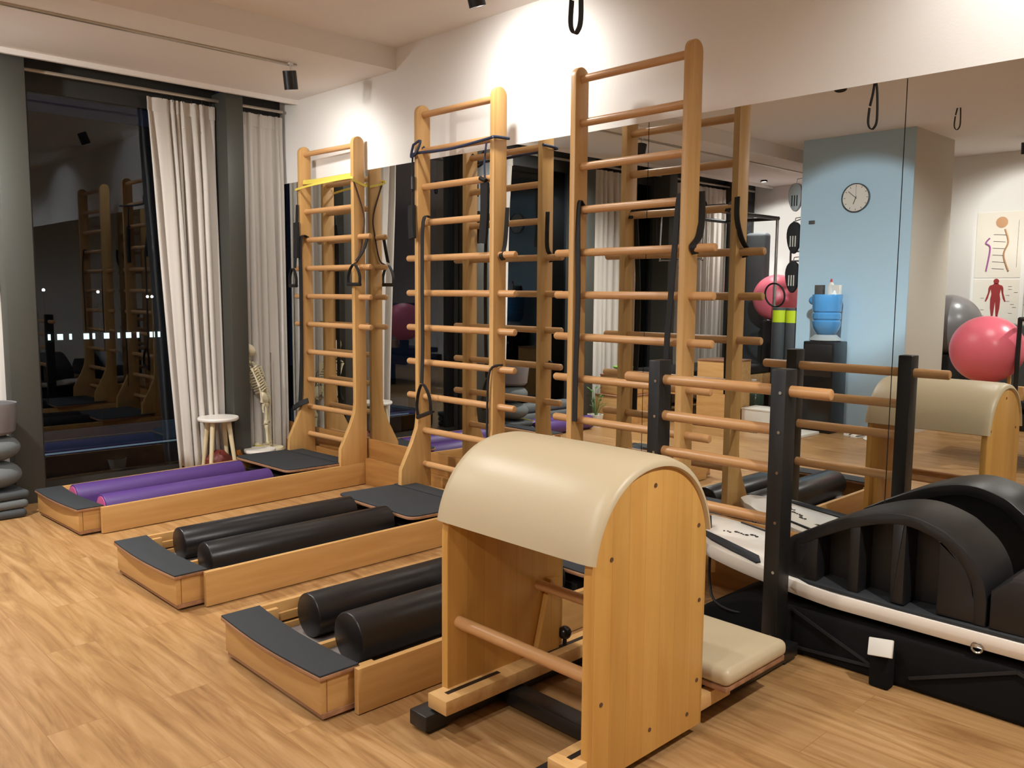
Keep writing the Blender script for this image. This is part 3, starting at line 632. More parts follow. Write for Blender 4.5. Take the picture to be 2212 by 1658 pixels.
# ------------------------------------------------------------------ white board, its base and the arc
# outline of the board, x along its length
def board_half(t): return .245*min(1, (max(0, math.sin(PI*min(1, .06+t*.94)))**.55))
BX0, BX1, BYC = -2.33, -.10, 3.395
def rock(x): return .258+.12*max(0, (-1.45-x)/.9)**1.3+.02*max(0, (x+.8)/.7)
b = nb(); n = 44; rings = []
for i in range(n+1):
    t = i/n; x = BX0+(BX1-BX0)*t; h = max(.05, .235*(1-(1-t/.24)**2.4)**.55 if t < .24 else .235 if t < .85 else .235*max(0, 1-((t-.85)/.15)**2)**.5); z = rock(x)
    th = .07 if .03 < t < .97 else .04
    sect = [(-1, .0), (-.97, .42), (-.88, .5), (0, .54), (.88, .5), (.97, .42), (1, 0), (.93, -.42), (.75, -.5), (0, -.52), (-.75, -.5), (-.93, -.42)]
    rings.append([b.verts.new((x, BYC+h*a, z+th*c)) for a, c in sect])
for a_, c_ in zip(rings, rings[1:]):
    for i in range(12): b.faces.new([a_[i], a_[(i+1) % 12], c_[(i+1) % 12], c_[i]])
b.faces.new(rings[0]); b.faces.new(rings[-1][::-1])
BL = Vector((-1.2, BYC, .24))
broot = thing('balance_board', 'long white board with black deck pads, lying on the black base by the mirror', 'board', BL)
obj('deck', b, 'white_b', broot, off=BL, angle=50)
def deckpad(pts, h=.006, name='deck_pad', mat='rubber'):
    b = nb(); T_, B_ = [], []
    for x, y in pts:
        z = rock(x)+.036; T_.append(b.verts.new((x, y, z+h))); B_.append(b.verts.new((x, y, z-.004)))
    b.faces.new(T_); N = len(pts)
    for i in range(N): b.faces.new([T_[i], T_[(i+1) % N], B_[(i+1) % N], B_[i]])
    obj(name, b, mat, broot, off=BL, smooth=False)
deckpad([(-2.20, 3.30), (-2.05, 3.225), (-1.93, 3.20), (-1.80, 3.18), (-1.79, 3.20), (-1.83, 3.255), (-2.02, 3.285)])
deckpad([(-2.10, 3.555), (-1.75, 3.60), (-1.4, 3.605), (-1.4, 3.59), (-1.75, 3.58)])
deckpad([(-1.86, 3.37), (-1.83, 3.33), (-1.72, 3.24), (-1.66, 3.20), (-1.56, 3.175), (-1.2, 3.172), (-.7, 3.172), (-.3, 3.2), (-.3, 3.58), (-1.3, 3.58), (-1.75, 3.44)])
b = nb()
rp = random.Random(4)
for k in range(11):
    x, y = -2.08+.012*k, 3.385+.008*k+rp.uniform(-.014, .014); z = rock(x)+.037; cyl(b, (x, y, z), (x, y, z+.0035), rp.uniform(.004, .010), n=6)
for k in range(2): bx(b, -1.90-.03*k, -1.84-.03*k, 3.47+.012*k, 3.4735+.012*k, rock(-1.87)+.037, rock(-1.87)+.041)
obj('deck_print', b, 'ink', broot, off=BL)
b = nb(); tube(b, [(-.93, 3.17, .235)]+[(-.93+.018*math.cos(a), 3.165, .235+.018*math.sin(a)) for a in [PI*2*i/12 for i in range(13)]], .004, 6); obj('ring_bolt', b, 'steel', broot, off=BL)
b = nb(); bx(b, -1.665, -1.60, 3.19, 3.225, .29, .30, .004); obj('emblem_plate', b, 'steel', broot, off=BL)
b = nb(); tube(b, smooth_path([(-2.17, 3.40, .42), (-2.10, 3.30, .32), (-2.05, 3.22, .20), (-1.98, 3.16, .12), (-1.86, 3.17, .10), (-1.78, 3.2, .16)], 6), .006, 8)
tube(b, smooth_path([(-2.2, 3.45, .36), (-2.28, 3.4, .25), (-2.26, 3.3, .12), (-2.1, 3.22, .06), (-1.95, 3.2, .1)], 6), .005, 8); obj('leash_cord', b, 'strap', broot, off=BL)
# black padded base
b = nb(); BB = Vector((-1.1, 3.40, 0))
poly = [(-2.08, .0), (-2.08, .03), (-2.04, .085), (-1.95, .135), (-1.84, .175), (-1.7, .195), (.1, .195), (.1, 0)]
prism(b, poly, 'y', 3.165, 3.62, .02)
baser = thing('board_base', 'low black padded base with crossed straps under the white board', 'base', BB)
obj('padded_body', b, 'dark_deep', baser, off=BB, angle=50)
for (x0, z0), (x1, z1) in (((-1.62, .185), (-1.28, .05)), ((-1.15, .05), (-.80, .19)), ((-.8, .19), (-.4, .04)), ((-1.28, .05), (-1.62, .03))):
    b = nb(); ribbon(b, [(x0, 3.160, z0), ((x0+x1)/2, 3.158, (z0+z1)/2), (x1, 3.160, z1)], .012, .005, (0, 0, 1)); obj('cross_strap', b, 'strap', baser, off=BB)
b = nb(); bx(b, -1.275, -1.20, 3.10, 3.16, .0, .15, .01); obj('corner_foot', b, 'dark_deep', baser, off=BB)
b = nb(); bx(b, -1.275, -1.185, 3.085, 3.098, .13, .195, .003, rot=Matrix.Rotation(R(-8), 3, 'Y') @ Matrix.Rotation(R(-25), 3, 'X')); obj('paper_label', b, 'box_w', baser, off=BB)
# black foam arc
AL = Vector((-1.25, 3.33, .3))
ar = thing('spine_arc', 'large black curved spine corrector standing on the white board', 'exercise arc', AL)
def arc_top(n=40):
    key = [(-1.685, .35), (-1.668, .455), (-1.60, .505), (-1.5, .56), (-1.41, .603), (-1.286, .645), (-1.18, .652), (-1.075, .622), (-1.02, .585), (-.97, .54), (-.93, .47), (-.915, .40)]
    return [(p.x, p.z) for p in smooth_path([(x, 0, z) for x, z in key], 4)]
top = arc_top(); ins = []
for i, (x, z) in enumerate(top):
    a_, c_ = top[max(i-1, 0)], top[min(i+1, len(top)-1)]; d = Vector((c_[0]-a_[0], c_[1]-a_[1])).normalized(); ins.append((x+d.y*.045*1, z-d.x*.045))
b = nb(); prism(b, top+[(-.915, .305), (-.955, .305)]+[p for p in ins[::-1] if p[1] > .38 and -1.62 < p[0] < -.95]+[(-1.60, .305), (-1.685, .305)], 'y', 3.185, 3.50, .007); obj('curved_shell', b, 'plastic_k', ar, off=AL, angle=40)
b = nb(); prism(b, [(-1.62, .305), (-1.62, .42)]+[(x, z-.005) for x, z in ins if -1.60 < x < -.97]+[(-.96, .305)], 'y', 3.30, 3.44); obj('core', b, 'plastic_k', ar, off=AL)
for x0, x1 in ((-1.645, -1.535), (-1.412, -1.367), (-1.25, -1.197), (-1.083, -.93)):
    zz = [z for x, z in ins if x0-.02 <= x <= x1+.02]; b = nb(); zt0 = min(z for z in zz)+.03
    l_ = [p for p in ins if x0 <= p[0] <= x1]
    prism(b, [(x1, .305), (x0, .305), (x0, l_[0][1]+.012)]+[(x, z+.012) for x, z in l_]+[(x1, l_[-1][1]+.012)], 'y', 3.187, 3.31, .012); obj('rib', b, 'plastic_k', ar, off=AL)
b = nb(); prism(b, [(-.905, .305), (-.905, .44), (-.84, .50), (-.62, .515), (-.45, .50), (-.36, .42), (-.36, .305)], 'y', 3.18, 3.50, .012); obj('step_block', b, 'plastic_k', ar, off=AL)

# ------------------------------------------------------------------ hanging strap and its twin
def hang_strap(x, y, zb, zt, label, ring=False):
    root = thing('hanging_strap', label, 'strap', (x, y, zt))
    b = nb(); L = zt-zb
    pts = [(-.022, 0, -L+.12), (-.026, 0, -L+.04), (-.012, 0, -L+.004), (.008, 0, -L+.004), (.024, 0, -L+.05), (.018, 0, -L+.2), (.004, 0, -L+.27), (-.006, 0, -L+.2), (-.02, 0, -L+.13)]
    ribbon(b, smooth_path(pts, 5), .022, .005, (0, 1, 0)); obj('foot_loop', b, 'strap', root)
    b = nb(); ribbon(b, smooth_path([(.004, 0, -L+.27), (-.006, 0, -L+.4), (0, 0, 0)], 5), .022, .005, (0, 1, 0)); obj('webbing', b, 'strap', root)
hang_strap(-2.18, 2.42, 2.40, CEILZ, 'black loop strap hanging from the ceiling at the top centre')
hang_strap(-2.91, -1.0, 2.95, CEILZ, 'black loop strap hanging far across the room, at the upper right of the mirror')

# ------------------------------------------------------------------ stools, bag, skeleton in the corner
def stool(x, y, h, r, label, nl=4):
    root = thing('stool', label, 'stool', (x, y, 0), R(20))
    b = nb(); lathe(b, (0, 0, h-.028), [(0, 0), (r*.93, 0), (r*.99, .008), (r, .02), (r*.97, .028), (0, .028)], 36); obj('seat', b, 'white', root)
    for i in range(nl):
        a = 2*PI*i/nl+.3; b = nb(); cyl(b, (r*.95*math.cos(a), r*.95*math.sin(a), 0), (r*.55*math.cos(a), r*.55*math.sin(a), h-.028), .013, .019, 14); obj('leg', b, 'ash', root)
stool(-6.35, 2.95, .475, .155, 'taller white topped stool with pale wooden legs in front of the long curtain')
stool(-6.30, 3.27, .19, .125, 'low white round stool beside the bench nearest the curtains')
rt = thing('gift_bag', 'crumpled maroon and gold bag on the floor behind the taller stool', 'bag', (-6.43, 3.06, 0))
b = nb(); ball(b, (0, -.08, .10), .10, 1, 1.1, .95, 16); 
for v in b.verts: v.co += Vector((random.uniform(-.008, .008), random.uniform(-.01, .01), random.uniform(-.008, .008)))
obj('bag_body', b, 'maroon', rt)
b = nb(); bx(b, -.06, .05, .04, .18, 0, .2, .015)
for v in b.verts: v.co += Vector((random.uniform(-.006, .006),)*3)
obj('gold_box', b, 'gold', rt)
# skeleton model
sk = thing('skeleton_model', 'small ivory anatomical skeleton model standing on a pale base in the corner', 'skeleton', (-6.47, 3.44, 0), R(-38))
def bone(b, p, q, r, e=1.6):
    p, q = Vector(p), Vector(q)
    tube(b, [p, p.lerp(q, .08), p.lerp(q, .2), p.lerp(q, .8), p.lerp(q, .92), q], lambda t: r*(e if t < .01 or t > .99 else (e*1.05 if t < .25 or t > .75 else 1)), 8)
b = nb(); lathe(b, (0.02, 0, 0), [(.13, 0), (.13, .15), (.12, .165), (0, .165)], 24, 1.05, 1); obj('base', b, 'bone', sk)
b = nb(); cyl(b, (0, .03, .16), (0, .03, .95), .005, n=8); obj('support_rod', b, 'steel', sk)
S = .165
b = nb(); ball(b, (0, 0, S+.815), .058, .85, 1.1, .95, 20); bx(b, -.03, .03, -.062, -.01, S+.735, S+.79, .012)
obj('skull', b, 'bone', sk)
b = nb(); bx(b, -.028, .028, -.058, -.012, S+.70, S+.73, .01); obj('jaw', b, 'bone', sk)
for sx in (-1, 1):
    b = nb(); ball(b, (sx*.021, -.057, S+.81), .013, n=10); obj('eye_socket', b, 'ink', sk)
b = nb()
for i in range(22):
    t = i/21; z = S+.43+.28*t; y = .02+.018*math.sin(t*5); ball(b, (0, y, z), .013, 1, 1, .55, 8)
obj('spine', b, 'bone', sk)
b = nb()
for i in range(10):
    t = i/9; z = S+.675-.19*t; w = .05+.038*math.sin(PI*(.25+.6*t)); d = .045+.02*math.sin(PI*(.2+.6*t))
    for sx in (-1, 1):
        pts = [(0, .028, z+.012), (sx*w*.7, .03, z+.01), (sx*w, .0, z-.01), (sx*w*.75, -d, z-.03), (sx*.012, -d-.005, z-.028+.02*t)]
        if t > .8: pts = pts[:4]
        tube(b, smooth_path(pts, 4), .0062, 6)
bx(b, -.012, .012, -.062, -.052, S+.53, S+.66, .004); obj('rib_cage', b, 'bone', sk)
b = nb()
for sx in (-1, 1):
    tube(b, smooth_path([(0, -.045, S+.675), (sx*.05, -.04, S+.69), (sx*.10, -.005, S+.68)], 4), .006, 8)
    prism(b, [(sx*.035, S+.66), (sx*.095, S+.675), (sx*.06, S+.58)], 'y', .038, .044)
obj('shoulder_blade', b, 'bone', sk)
b = nb()
for sx in (-1, 1):
    ball(b, (sx*.05, .0, S+.42), .055, .95, .55, 1, 14)
    tube(b, smooth_path([(sx*.055, -.01, S+.38), (sx*.035, -.03, S+.355), (sx*.008, -.035, S+.37)], 4), .009, 8)
obj('pelvis', b, 'bone', sk)
for sx in (-1, 1):
    b = nb(); bone(b, (sx*.105, 0, S+.67), (sx*.118, .01, S+.52), .0075); bone(b, (sx*.118, .01, S+.51), (sx*.125, -.02, S+.385), .0055); bone(b, (sx*.124, .01, S+.51), (sx*.135, -.012, S+.385), .0045)
    for f in range(5): tube(b, [(sx*(.122+.006*f), -.02+.004*f, S+.375), (sx*(.12+.009*f), -.025+.004*f, S+.335), (sx*(.12+.009*f), -.022+.004*f, S+.305)], .003, 5)
    obj('arm', b, 'bone', sk)
    b = nb(); bone(b, (sx*.07, 0, S+.375), (sx*.048, -.012, S+.205), .013, 1.6); ball(b, (sx*.047, -.026, S+.198), .012, n=8)
    bone(b, (sx*.047, -.01, S+.19), (sx*.045, .0, S+.03), .0115, 1.5); bone(b, (sx*.062, 0, S+.185), (sx*.058, .005, S+.035), .004)
    bx(b, sx*.045-.018, sx*.045+.018, -.075, .02, S, S+.022, .006); obj('leg', b, 'bone', sk)
b = nb(); lathe(b, (.09, -.06, .166), [(0, 0), (.05, 0), (.055, .012), (.05, .02), (0, .022)], 14, 1, .8); obj('spare_disc', b, 'yellow_s', sk)
b = nb(); ball(b, (.02, -.09, .185), .03, 1.2, .8, .6, 12); obj('spare_bone', b, 'bone', sk)
for ch in list(sk.children):
    k_ = Matrix.Rotation(R(38), 3, 'Z') @ Vector((0, -.37, 0))
    for v in ch.data.vertices:
        h_ = max(0, v.co.z-S-.36)
        if h_ > 0 and ch.name[:4] != 'supp': v.co += k_*h_
tag(obj('floor_basin', (lambda b: (lathe(b, (-6.1, 2.46, 0), [(.05, 0), (.06, .004), (.075, .09), (.07, .09), (.056, .01), (0, .008)], 24), b)[1])(nb()), 'white'), 'small white pot on the floor by the dark window', 'pot')

# left-hand heap
hb = thing('storage_bucket', 'dark grey bucket on the cushions at the left edge, under the curtain', 'bucket', (-6.20, 1.36, .53))
b = nb(); lathe(b, (0, 0, 0), [(0, 0), (.12, 0), (.14, .02), (.158, .18), (.155, .20), (.148, .195), (.13, .03), (0, .02)], 32); obj('bucket_body', b, 'grey_ball', hb)
for k, (z, r, y, lab) in enumerate(((.175, .16, 1.365, 'lower round grey cushion, lying on the folded grey mats'), (.35, .155, 1.37, 'upper round grey cushion, right under the dark grey bucket'))):
    b = nb(); ball(b, (0, 0, .09), r, 1, 1, .56, 24); tag(obj('cushion', b, 'grey_fab'), lab, 'cushion').location = (-6.20, y, z)
for k in range(3):
    b = nb(); bx(b, -.16, .16, -.15, .15, 0, .055, .025, seg=4); o = obj('folded_mat', b, 'mat_grey' if k != 1 else 'grey_fab'); o.location = (-6.18-.01*k, 1.375+.008*k-.02, .056*k); o.rotation_euler = (0, 0, .06*k)
    tag(o, ['bottom', 'middle', 'top'][k]+' folded grey mat of the stack on the floor at the left edge', 'mat', 'folded mats at the left edge')
b = nb(); bx(b, -.161, .161, -.154, -.149, 0, .012); bx(b, -.02, .161, -.152, .0, .0555, .0575) if 0 else None
o = obj('stripe', b, 'yellow_s'); o.parent = bpy.data.objects['folded_mat.002']; o.location = (0, 0, .045)

# ------------------------------------------------------------------ the far side of the room (seen in the mirror)
# clock
ck = thing('wall_clock', 'round white wall clock with a thin black rim on the pale blue column', 'clock', (-4.08, -1.60, 2.48))
def disc(b, r0, r1, y0, y1, n=40, z=0, x=0):
    cyl(b, (x, y0, z), (x, y1, z), r1, n=n)
b = nb()
ringp = [(.142, 0), (.150, 0), (.150, .03), (.142, .03)]
R_ = [[b.verts.new((r*math.cos(2*PI*i/40), y, r*math.sin(2*PI*i/40))) for i in range(40)] for r, y in ringp]
for a_, c_ in zip(R_, R_[1:]+[R_[0]]):
    for i in range(40): b.faces.new([a_[i], a_[(i+1) % 40], c_[(i+1) % 40], c_[i]])
obj('rim', b, 'lamp_k', ck)
b = nb(); cyl(b, (0, .0, 0), (0, .014, 0), .143, n=40); obj('dial', b, 'white', ck)
b = nb()
for i in range(12):
    a = i*PI/6; c = Vector((math.sin(a)*.122, .0148, math.cos(a)*.122)); bx(b, c.x-.0025, c.x+.0025, .0135, .0152, c.z-.009, c.z+.009, rot=Matrix.Rotation(a, 3, 'Y'))
obj('hour_marks', b, 'ink', ck)
for nm, ang, L, w_ in (('minute_hand', R(-50), .105, .006), ('hour_hand', R(-160), .07, .008), ('second_hand', R(0), .11, .002)):
    b = nb(); d = Vector((math.sin(ang), 0, math.cos(ang))); ribbon(b, [-d*.015+Vector((0, .018, 0)), d*L+Vector((0, .018, 0))], w_, .002, (math.cos(ang), 0, -math.sin(ang))); obj(nm, b, 'ink', ck)
b = nb(); bx(b, -4.60, -4.53, -1.602, -1.596, 2.23, 2.27, .006); tag(obj('wall_plate', b, 'ink'), 'tiny dark oval badge on the pale blue column left of the clock', 'badge')
# water dispenser
wd = thing('water_dispenser', 'black water dispenser with a blue bottle against the pale blue column', 'water dispenser', (-4.24, -1.38, 0))
b = nb(); bx(b, -.17, .17, -.16, .16, 0, .97, .012); obj('cabinet', b, 'disp_k', wd)
b = nb(); bx(b, -.155, .155, .145, .166, .60, .94, .01); obj('tap_recess', b, 'lamp_k', wd)
for sx in (-.05, .06):
    b = nb(); bx(b, sx-.015, sx+.015, .16, .20, .72, .755, .005); obj('tap', b, 'white', wd)
b = nb(); lathe(b, (0, 0, .97), [(.15, 0), (.175, .012), (.17, .02), (.12, .06), (.11, .07), (0, .07)], 30, 1, .9); obj('collar', b, 'disp_g', wd)
b = nb(); lathe(b, (0, 0, 1.01), [(0, 0), (.06, .01), (.11, .05), (.143, .12), (.147, .17), (.135, .185), (.147, .2), (.147, .25), (.135, .265), (.147, .28), (.15, .36), (.155, .44), (.15, .455), (0, .455)], 36); obj('water_bottle', b, 'water', wd)
b = nb(); ball(b, (-.145, .01, 1.40), .052, 1.1, .8, .95, 16); obj('bottle_grip', b, 'water', wd)
for k, (x, wx, h, mt, lab) in enumerate(((-.09, .045, .10, 'ink', 'small dark patterned box on top of the blue water bottle'), (.035, .04, .15, 'box_w', 'grey white squeeze bottle on top of the water bottle'), (.09, .05, .10, 'box_w', 'small pale box on top of the water bottle, beside the squeeze bottle'))):
    r_ = thing(['small_box', 'squeeze_bottle', 'small_box'][k], lab, ['box', 'bottle', 'box'][k], (-4.24+x*(-1 if 0 else 1), -1.38, 1.465))
    if k == 1:
        b = nb(); lathe(b, (0, 0, 0), [(0, 0), (.035, 0), (.038, .06), (.03, .1), (.014, .13), (0, .13)], 16); obj('bottle_body', b, 'box_w', r_)
        b = nb(); cyl(b, (0, 0, .13), (0, 0, .165), .014, .008, 12); obj('cap', b, 'red', r_)
    else:
        b = nb(); bx(b, -wx, wx, -.03, .03, 0, h, .003); obj('carton', b, mt, r_)
# rolled mats, ring, bags
for k, (x, y) in enumerate(((-5.03, -1.86), (-4.83, -1.80))):
    r_ = thing('rolled_mat', ['tall rolled charcoal mat with a lime band, left of the pale column', 'tall rolled charcoal mat with a lime band, touching the pale column'][k], 'exercise mat', (x, y, 0))
    b = nb(); cyl(b, (0, 0, 0), (0, 0, 1.31), .095, n=30, round_=.01); obj('mat_roll', b, 'mat_grey', r_)
    b = nb(); cyl(b, (0, 0, 1.14), (0, 0, 1.28), .0965, n=30, cap=False); obj('lime_band', b, 'lime', r_)
b = nb(); tube(b, [(-5.12+.125*math.cos(a), -1.86+.03*math.sin(a), 1.455+.135*math.sin(a)) for a in [2*PI*i/36 for i in range(36)]], .011, 8, closed=True)
rg = tag(obj('exercise_ring', b, 'plastic_k'), 'black exercise ring standing on the rolled charcoal mats', 'ring')
hooks = [(2.55, .30, 'disp_g', 'grey white sling hanging highest on the left side of the pale column'), (2.1, .34, 'dark_fab', 'black harness hanging in the middle on the left side of the pale column'), (1.66, .34, 'dark_fab', 'black slotted paddle hanging lowest on the left side of the pale column')]
for k, (z, h, mt, lab) in enumerate(hooks):
    r_ = thing('hanging_gear', lab, 'exercise gear', (-4.83, -1.72, z))
    b = nb(); pts = []
    for i in range(24):
        a = 2*PI*i/24; pts.append((.085*math.cos(a)*(1+.2*math.sin(a)), h/2*1.05*math.sin(a)))
    prism(b, pts, 'y', -.03, .03, .015); obj('gear_body', b, mt, r_)
    b = nb()
    for s_ in (-.03, .0, .03): prism(b, [(s_-.006, -.1), (s_+.006, -.1), (s_+.006, .02), (s_-.006, .02)], 'y', .028, .033)
    obj('slots', b, 'box_w' if k else 'dark_fab', r_)
    b = nb(); tube(b, [(0, 0, h/2), (.01, 0, h/2+.05), (.13, 0, h/2+.06)], .006, 6); obj('hook', b, 'steel', r_)
# gym balls
for lab, c, r, mt, st in (('large pink gym ball seen at the right edge of the mirror, above the reformer', (-2.46, -.72, 1.0), .295, 'pink', None), ('pink gym ball seen in the mirror beyond the rolled mats', (-5.72, -3.0, 1.42), .31, 'pink', None), ('dark grey gym ball seen in the mirror behind the big pink ball', (-3.62, -3.16, 1.13), .35, 'grey_ball', None)):
    b = nb(); ball(b, (0, 0, 0), r, 1, 1, .98, 48); o = tag(obj('gym_ball', b, mt, angle=80), lab, 'exercise ball'); o.location = c
    b = nb()
# stands under the balls
def post_stand(x, y, h, r, mt, lab, nm='ball_stand'):
    b = nb(); lathe(b, (0, 0, 0), [(0, 0), (r, 0), (r, h-.02), (r*.9, h), (r*.8, h-.015), (0, h-.05)], 24); o = tag(obj(nm, b, mt), lab, 'stand'); o.location = (x, y, 0); return o
post_stand(-3.62, -3.16, .79, .2, 'dark_fab', 'black round stand under the dark grey gym ball')
post_stand(-5.72, -3.0, 1.12, .18, 'lamp_k', 'tall black stand under the far pink gym ball')
# reformer bed under the pink ball
rf = thing('reformer_bed', 'long black upholstered reformer bed at the right of the mirror, under the pink ball', 'reformer', (-1.55, -1.0, 0))
b = nb(); bx(b, -1.02, 1.4, -.32, .32, .50, .58, .02, seg=3); obj('bed_pad', b, 'dark_fab', rf)
b = nb(); bx(b, -1.05, 1.42, .33, .37, .33, .47, .004); bx(b, -1.05, 1.42, -.37, -.33, .33, .47, .004); obj('frame_rail', b, 'black_metal', rf)
b = nb(); bx(b, -1.02, 1.4, -.33, .33, .42, .47); obj('carriage_frame', b, 'lamp_k', rf)
for sx in (-.66, 1.35):
    for sy in (-.33, .33):
        b = nb(); bx(b, sx-.04, sx+.04, sy-.035, sy+.035, 0, .34, .004); obj('leg', b, 'black_metal', rf)
b = nb(); bx(b, -.35, -.25, .37, .374, .38, .44, .002); obj('maker_plate', b, 'disp_g', rf)
for sx in (-1.0,):
    pass
b = nb(); lathe(b, (-.91, .28, .58), [(0, 0), (.07, 0), (.075, .13), (0, .135)], 24); obj('shoulder_block', b, 'dark_fab', rf)
b = nb(); prism(b, [(.62, -.0), (.66, 0), (.66, .40), (.63, .42), (.62, .40)], 'z', 0, .001); b.free()
wdst = thing('wooden_fork_stand', 'small wooden handle stand on the reformer in front of the pink ball', 'stand', (-2.27, -.72, .58))
for dx in (0, -.10):
    b = nb(); bx(b, dx-.014, dx+.014, -.02, .02, 0, .40 if dx == 0 else .30, .012, seg=3); obj('prong', b, 'birch', wdst)
b = nb(); bx(b, -.02, .12, -.025, .025, .0, .12, .008); obj('block', b, 'birch', wdst)
b = nb(); tube(b, smooth_path([(-.10, .02, .12), (-.13, .03, .24), (-.09, .03, .30), (-.05, .02, .32)], 5), .008, 8); obj('cord', b, 'red', wdst)
# steel trapeze posts on the right
tf = thing('trapeze_rig', 'black and steel trapeze frame at the right edge of the mirror', 'trapeze frame', (-1.2, -1.0, 0))
for sx in (-.98, .9):
    for sy in (-.42, .42):
        b = nb(); cyl(b, (sx, sy, .0), (sx, sy, 1.28 if sx < 0 else 1.9), .018, n=14); obj('post', b, 'black_metal' if sy > 0 else 'steel', tf)
b = nb(); cyl(b, (-.98, -.42, 1.27), (-.98, .42, 1.27), .018, n=14); cyl(b, (-.98, .42, 1.27), (.9, .42, 1.27), .018, n=14); obj('top_bar', b, 'black_metal', tf)
b = nb(); bx(b, -1.0, .9, -.44, .44, 1.16, 1.25, .03) if 0 else cyl(b, (-.96, -.3, 1.24), (-.96, .3, 1.24), .012); obj('cross_bar', b, 'steel', tf)
# dark low cabinet line behind balls
b = nb(); bx(b, 0, 2.4, 0, .4, 0, 1.13, .01); o = tag(obj('storage_bench', b, 'mat_grey'), 'dark grey high bench along the back wall below the anatomy charts', 'bench'); o.location = (-3.62, -3.86, 0)
# charts
def fig(b, cx, cz, h, y, sx=1):
    """simple standing figure silhouette, facing front"""
    u = h/8
    P = [(-.35, 7), (-.5, 6.75), (-1.05, 6.55), (-1.25, 6.1), (-1.3, 5.2), (-1.6, 4.2), (-1.75, 3.7), (-1.55, 3.6), (-1.25, 4.2), (-1.0, 5.2), (-.85, 5.9), (-.7, 5.0), (-.85, 4.1), (-.8, 2.5), (-.6, 1.2), (-.55, .2), (-.75, 0), (-.3, 0), (-.15, 1.8), (0, 3.6)]
    pts = [(cx+x*u*sx, cz+z*u) for x, z in P]+[(cx-x*u*sx, cz+z*u) for x, z in P[-2::-1]]
    prism(b, pts, 'y', y, y+.001)
    cyl(b, (cx, y, cz+7.35*u), (cx, y+.001, cz+7.35*u), .48*u, n=18); 
for k, (x0, x1, z0, z1, lab) in enumerate(((-3.62, -3.12, 1.68, 2.45, 'upper anatomy chart of a side spine profile on the back wall'), (-3.62, -3.12, 1.14, 1.66, 'lower anatomy chart with a red muscle figure on the back wall'), (-3.08, -2.6, 1.14, 2.42, 'tall grid chart on the back wall at the right edge of the mirror'))):
    r_ = thing('anatomy_chart', lab, 'poster', ((x0+x1)/2, BACKY+.001, z0))
    off = r_.location
    b = nb(); bx(b, x0, x1, BACKY+.001, BACKY+.004, z0, z1); obj('sheet', b, 'paper', r_, off=off)
    y = BACKY+.0045; cx = (x0+x1)/2
    if k == 1:
        b = nb(); fig(b, cx, z0-.12+.14, (z1-z0)*1.0, y); obj('figure_print', b, 'red', r_, off=off)
        b = nb()
        for i in range(12): xx = cx+random.choice((-1, 1))*random.uniform(.13, .22); zz = z0+.05+.035*i; bx(b, xx-.02, xx+.02, y, y+.001, zz, zz+.004)
        obj('caption_lines', b, 'ink', r_, off=off)
    elif k == 0:
        b = nb(); cyl(b, (cx+.02, y, z1-.12), (cx+.02, y+.001, z1-.12), .065, n=20); tube(b, smooth_path([(cx+.06, y+.002, z1-.2), (cx+.1, y+.002, z1-.35), (cx+.06, y+.002, z1-.5), (cx+.12, y+.002, z0+.08)], 6), .01, 6); obj('skull_and_spine_print', b, 'tan', r_, off=off)
        b = nb()
        for i in range(6): zz = z0+.1+i*.08; tube(b, [(cx+.07, y+.001, zz), (cx-.06, y+.001, zz+.01)], .0025, 5)
        bx(b, cx+.2, cx+.203, y, y+.001, z0+.12, z1-.1); obj('guide_lines', b, 'ink', r_, off=off)
        b = nb(); tube(b, smooth_path([(cx-.1, y+.002, z1-.3), (cx-.14, y+.002, z1-.36), (cx-.09, y+.002, z1-.42), (cx-.12, y+.002, z0+.08)], 6), .009, 6); obj('violet_figure_print', b, 'violet', r_, off=off)
    else:
        b = nb()
        for i in range(7): zz = z0+.02+i*.2; bx(b, x0+.01, x1-.01, y, y+.001, zz, zz+.004)
        for i in range(2): xx = x0+.012+i*(x1-x0-.03); bx(b, xx, xx+.004, y, y+.001, z0+.02, z1-.02)
        obj('grid_lines', b, 'ink', r_, off=off)
# trapeze table in the far corner with black frame
tt = thing('trapeze_table', 'tall trapeze table with steel posts and black top tubes in the far corner', 'trapeze table', (-5.95, -1.70, 0)); tt.scale = (1, .92, 1)
for sx in (-.38, .38):
    for sy in (-1.05, 1.05):
        b = nb(); cyl(b, (sx, sy, 0), (sx, sy, 2.42), .02, n=14); obj('post', b, 'steel', tt)
b = nb()
for sx in (-.38, .38): cyl(b, (sx, -1.07, 2.42), (sx, 1.07, 2.42), .024, n=14)
for sy in (-1.05, 1.05): cyl(b, (-.4, sy, 2.42), (.4, sy, 2.42), .024, n=14)
obj('top_frame', b, 'black_metal', tt)
for sy in (.75, .3):
    b = nb(); cyl(b, (-.4, sy, 2.46), (.4, sy, 2.46), .05, n=16, round_=.01); obj('padded_bar', b, 'dark_fab', tt)
b = nb(); tube(b, smooth_path([(-.3, .6, 2.4), (-.3, .62, 1.9), (-.25, .62, 1.86), (.25, .62, 1.86), (.3, .62, 1.9), (.3, .6, 2.4)], 5), .012, 8); obj('push_bar', b, 'steel', tt)
b = nb(); bx(b, -.36, .36, -1.05, 1.05, .46, .58, .03, seg=3); obj('table_pad', b, 'dark_fab', tt)
b = nb(); bx(b, -.38, .38, -1.08, 1.08, .32, .46, .005); obj('table_frame', b, 'birch', tt)
for k, (x, z) in enumerate(((-.18, 1.9), (.2, 1.75))):
    b = nb(); tube(b, smooth_path([(x, .9, 2.4), (x+.01, .9, z+.2), (x-.04, .9, z), (x+.04, .9, z), (x+.01, .9, z+.2)], 5), .008, 8); obj('sling', b, 'strap', tt)
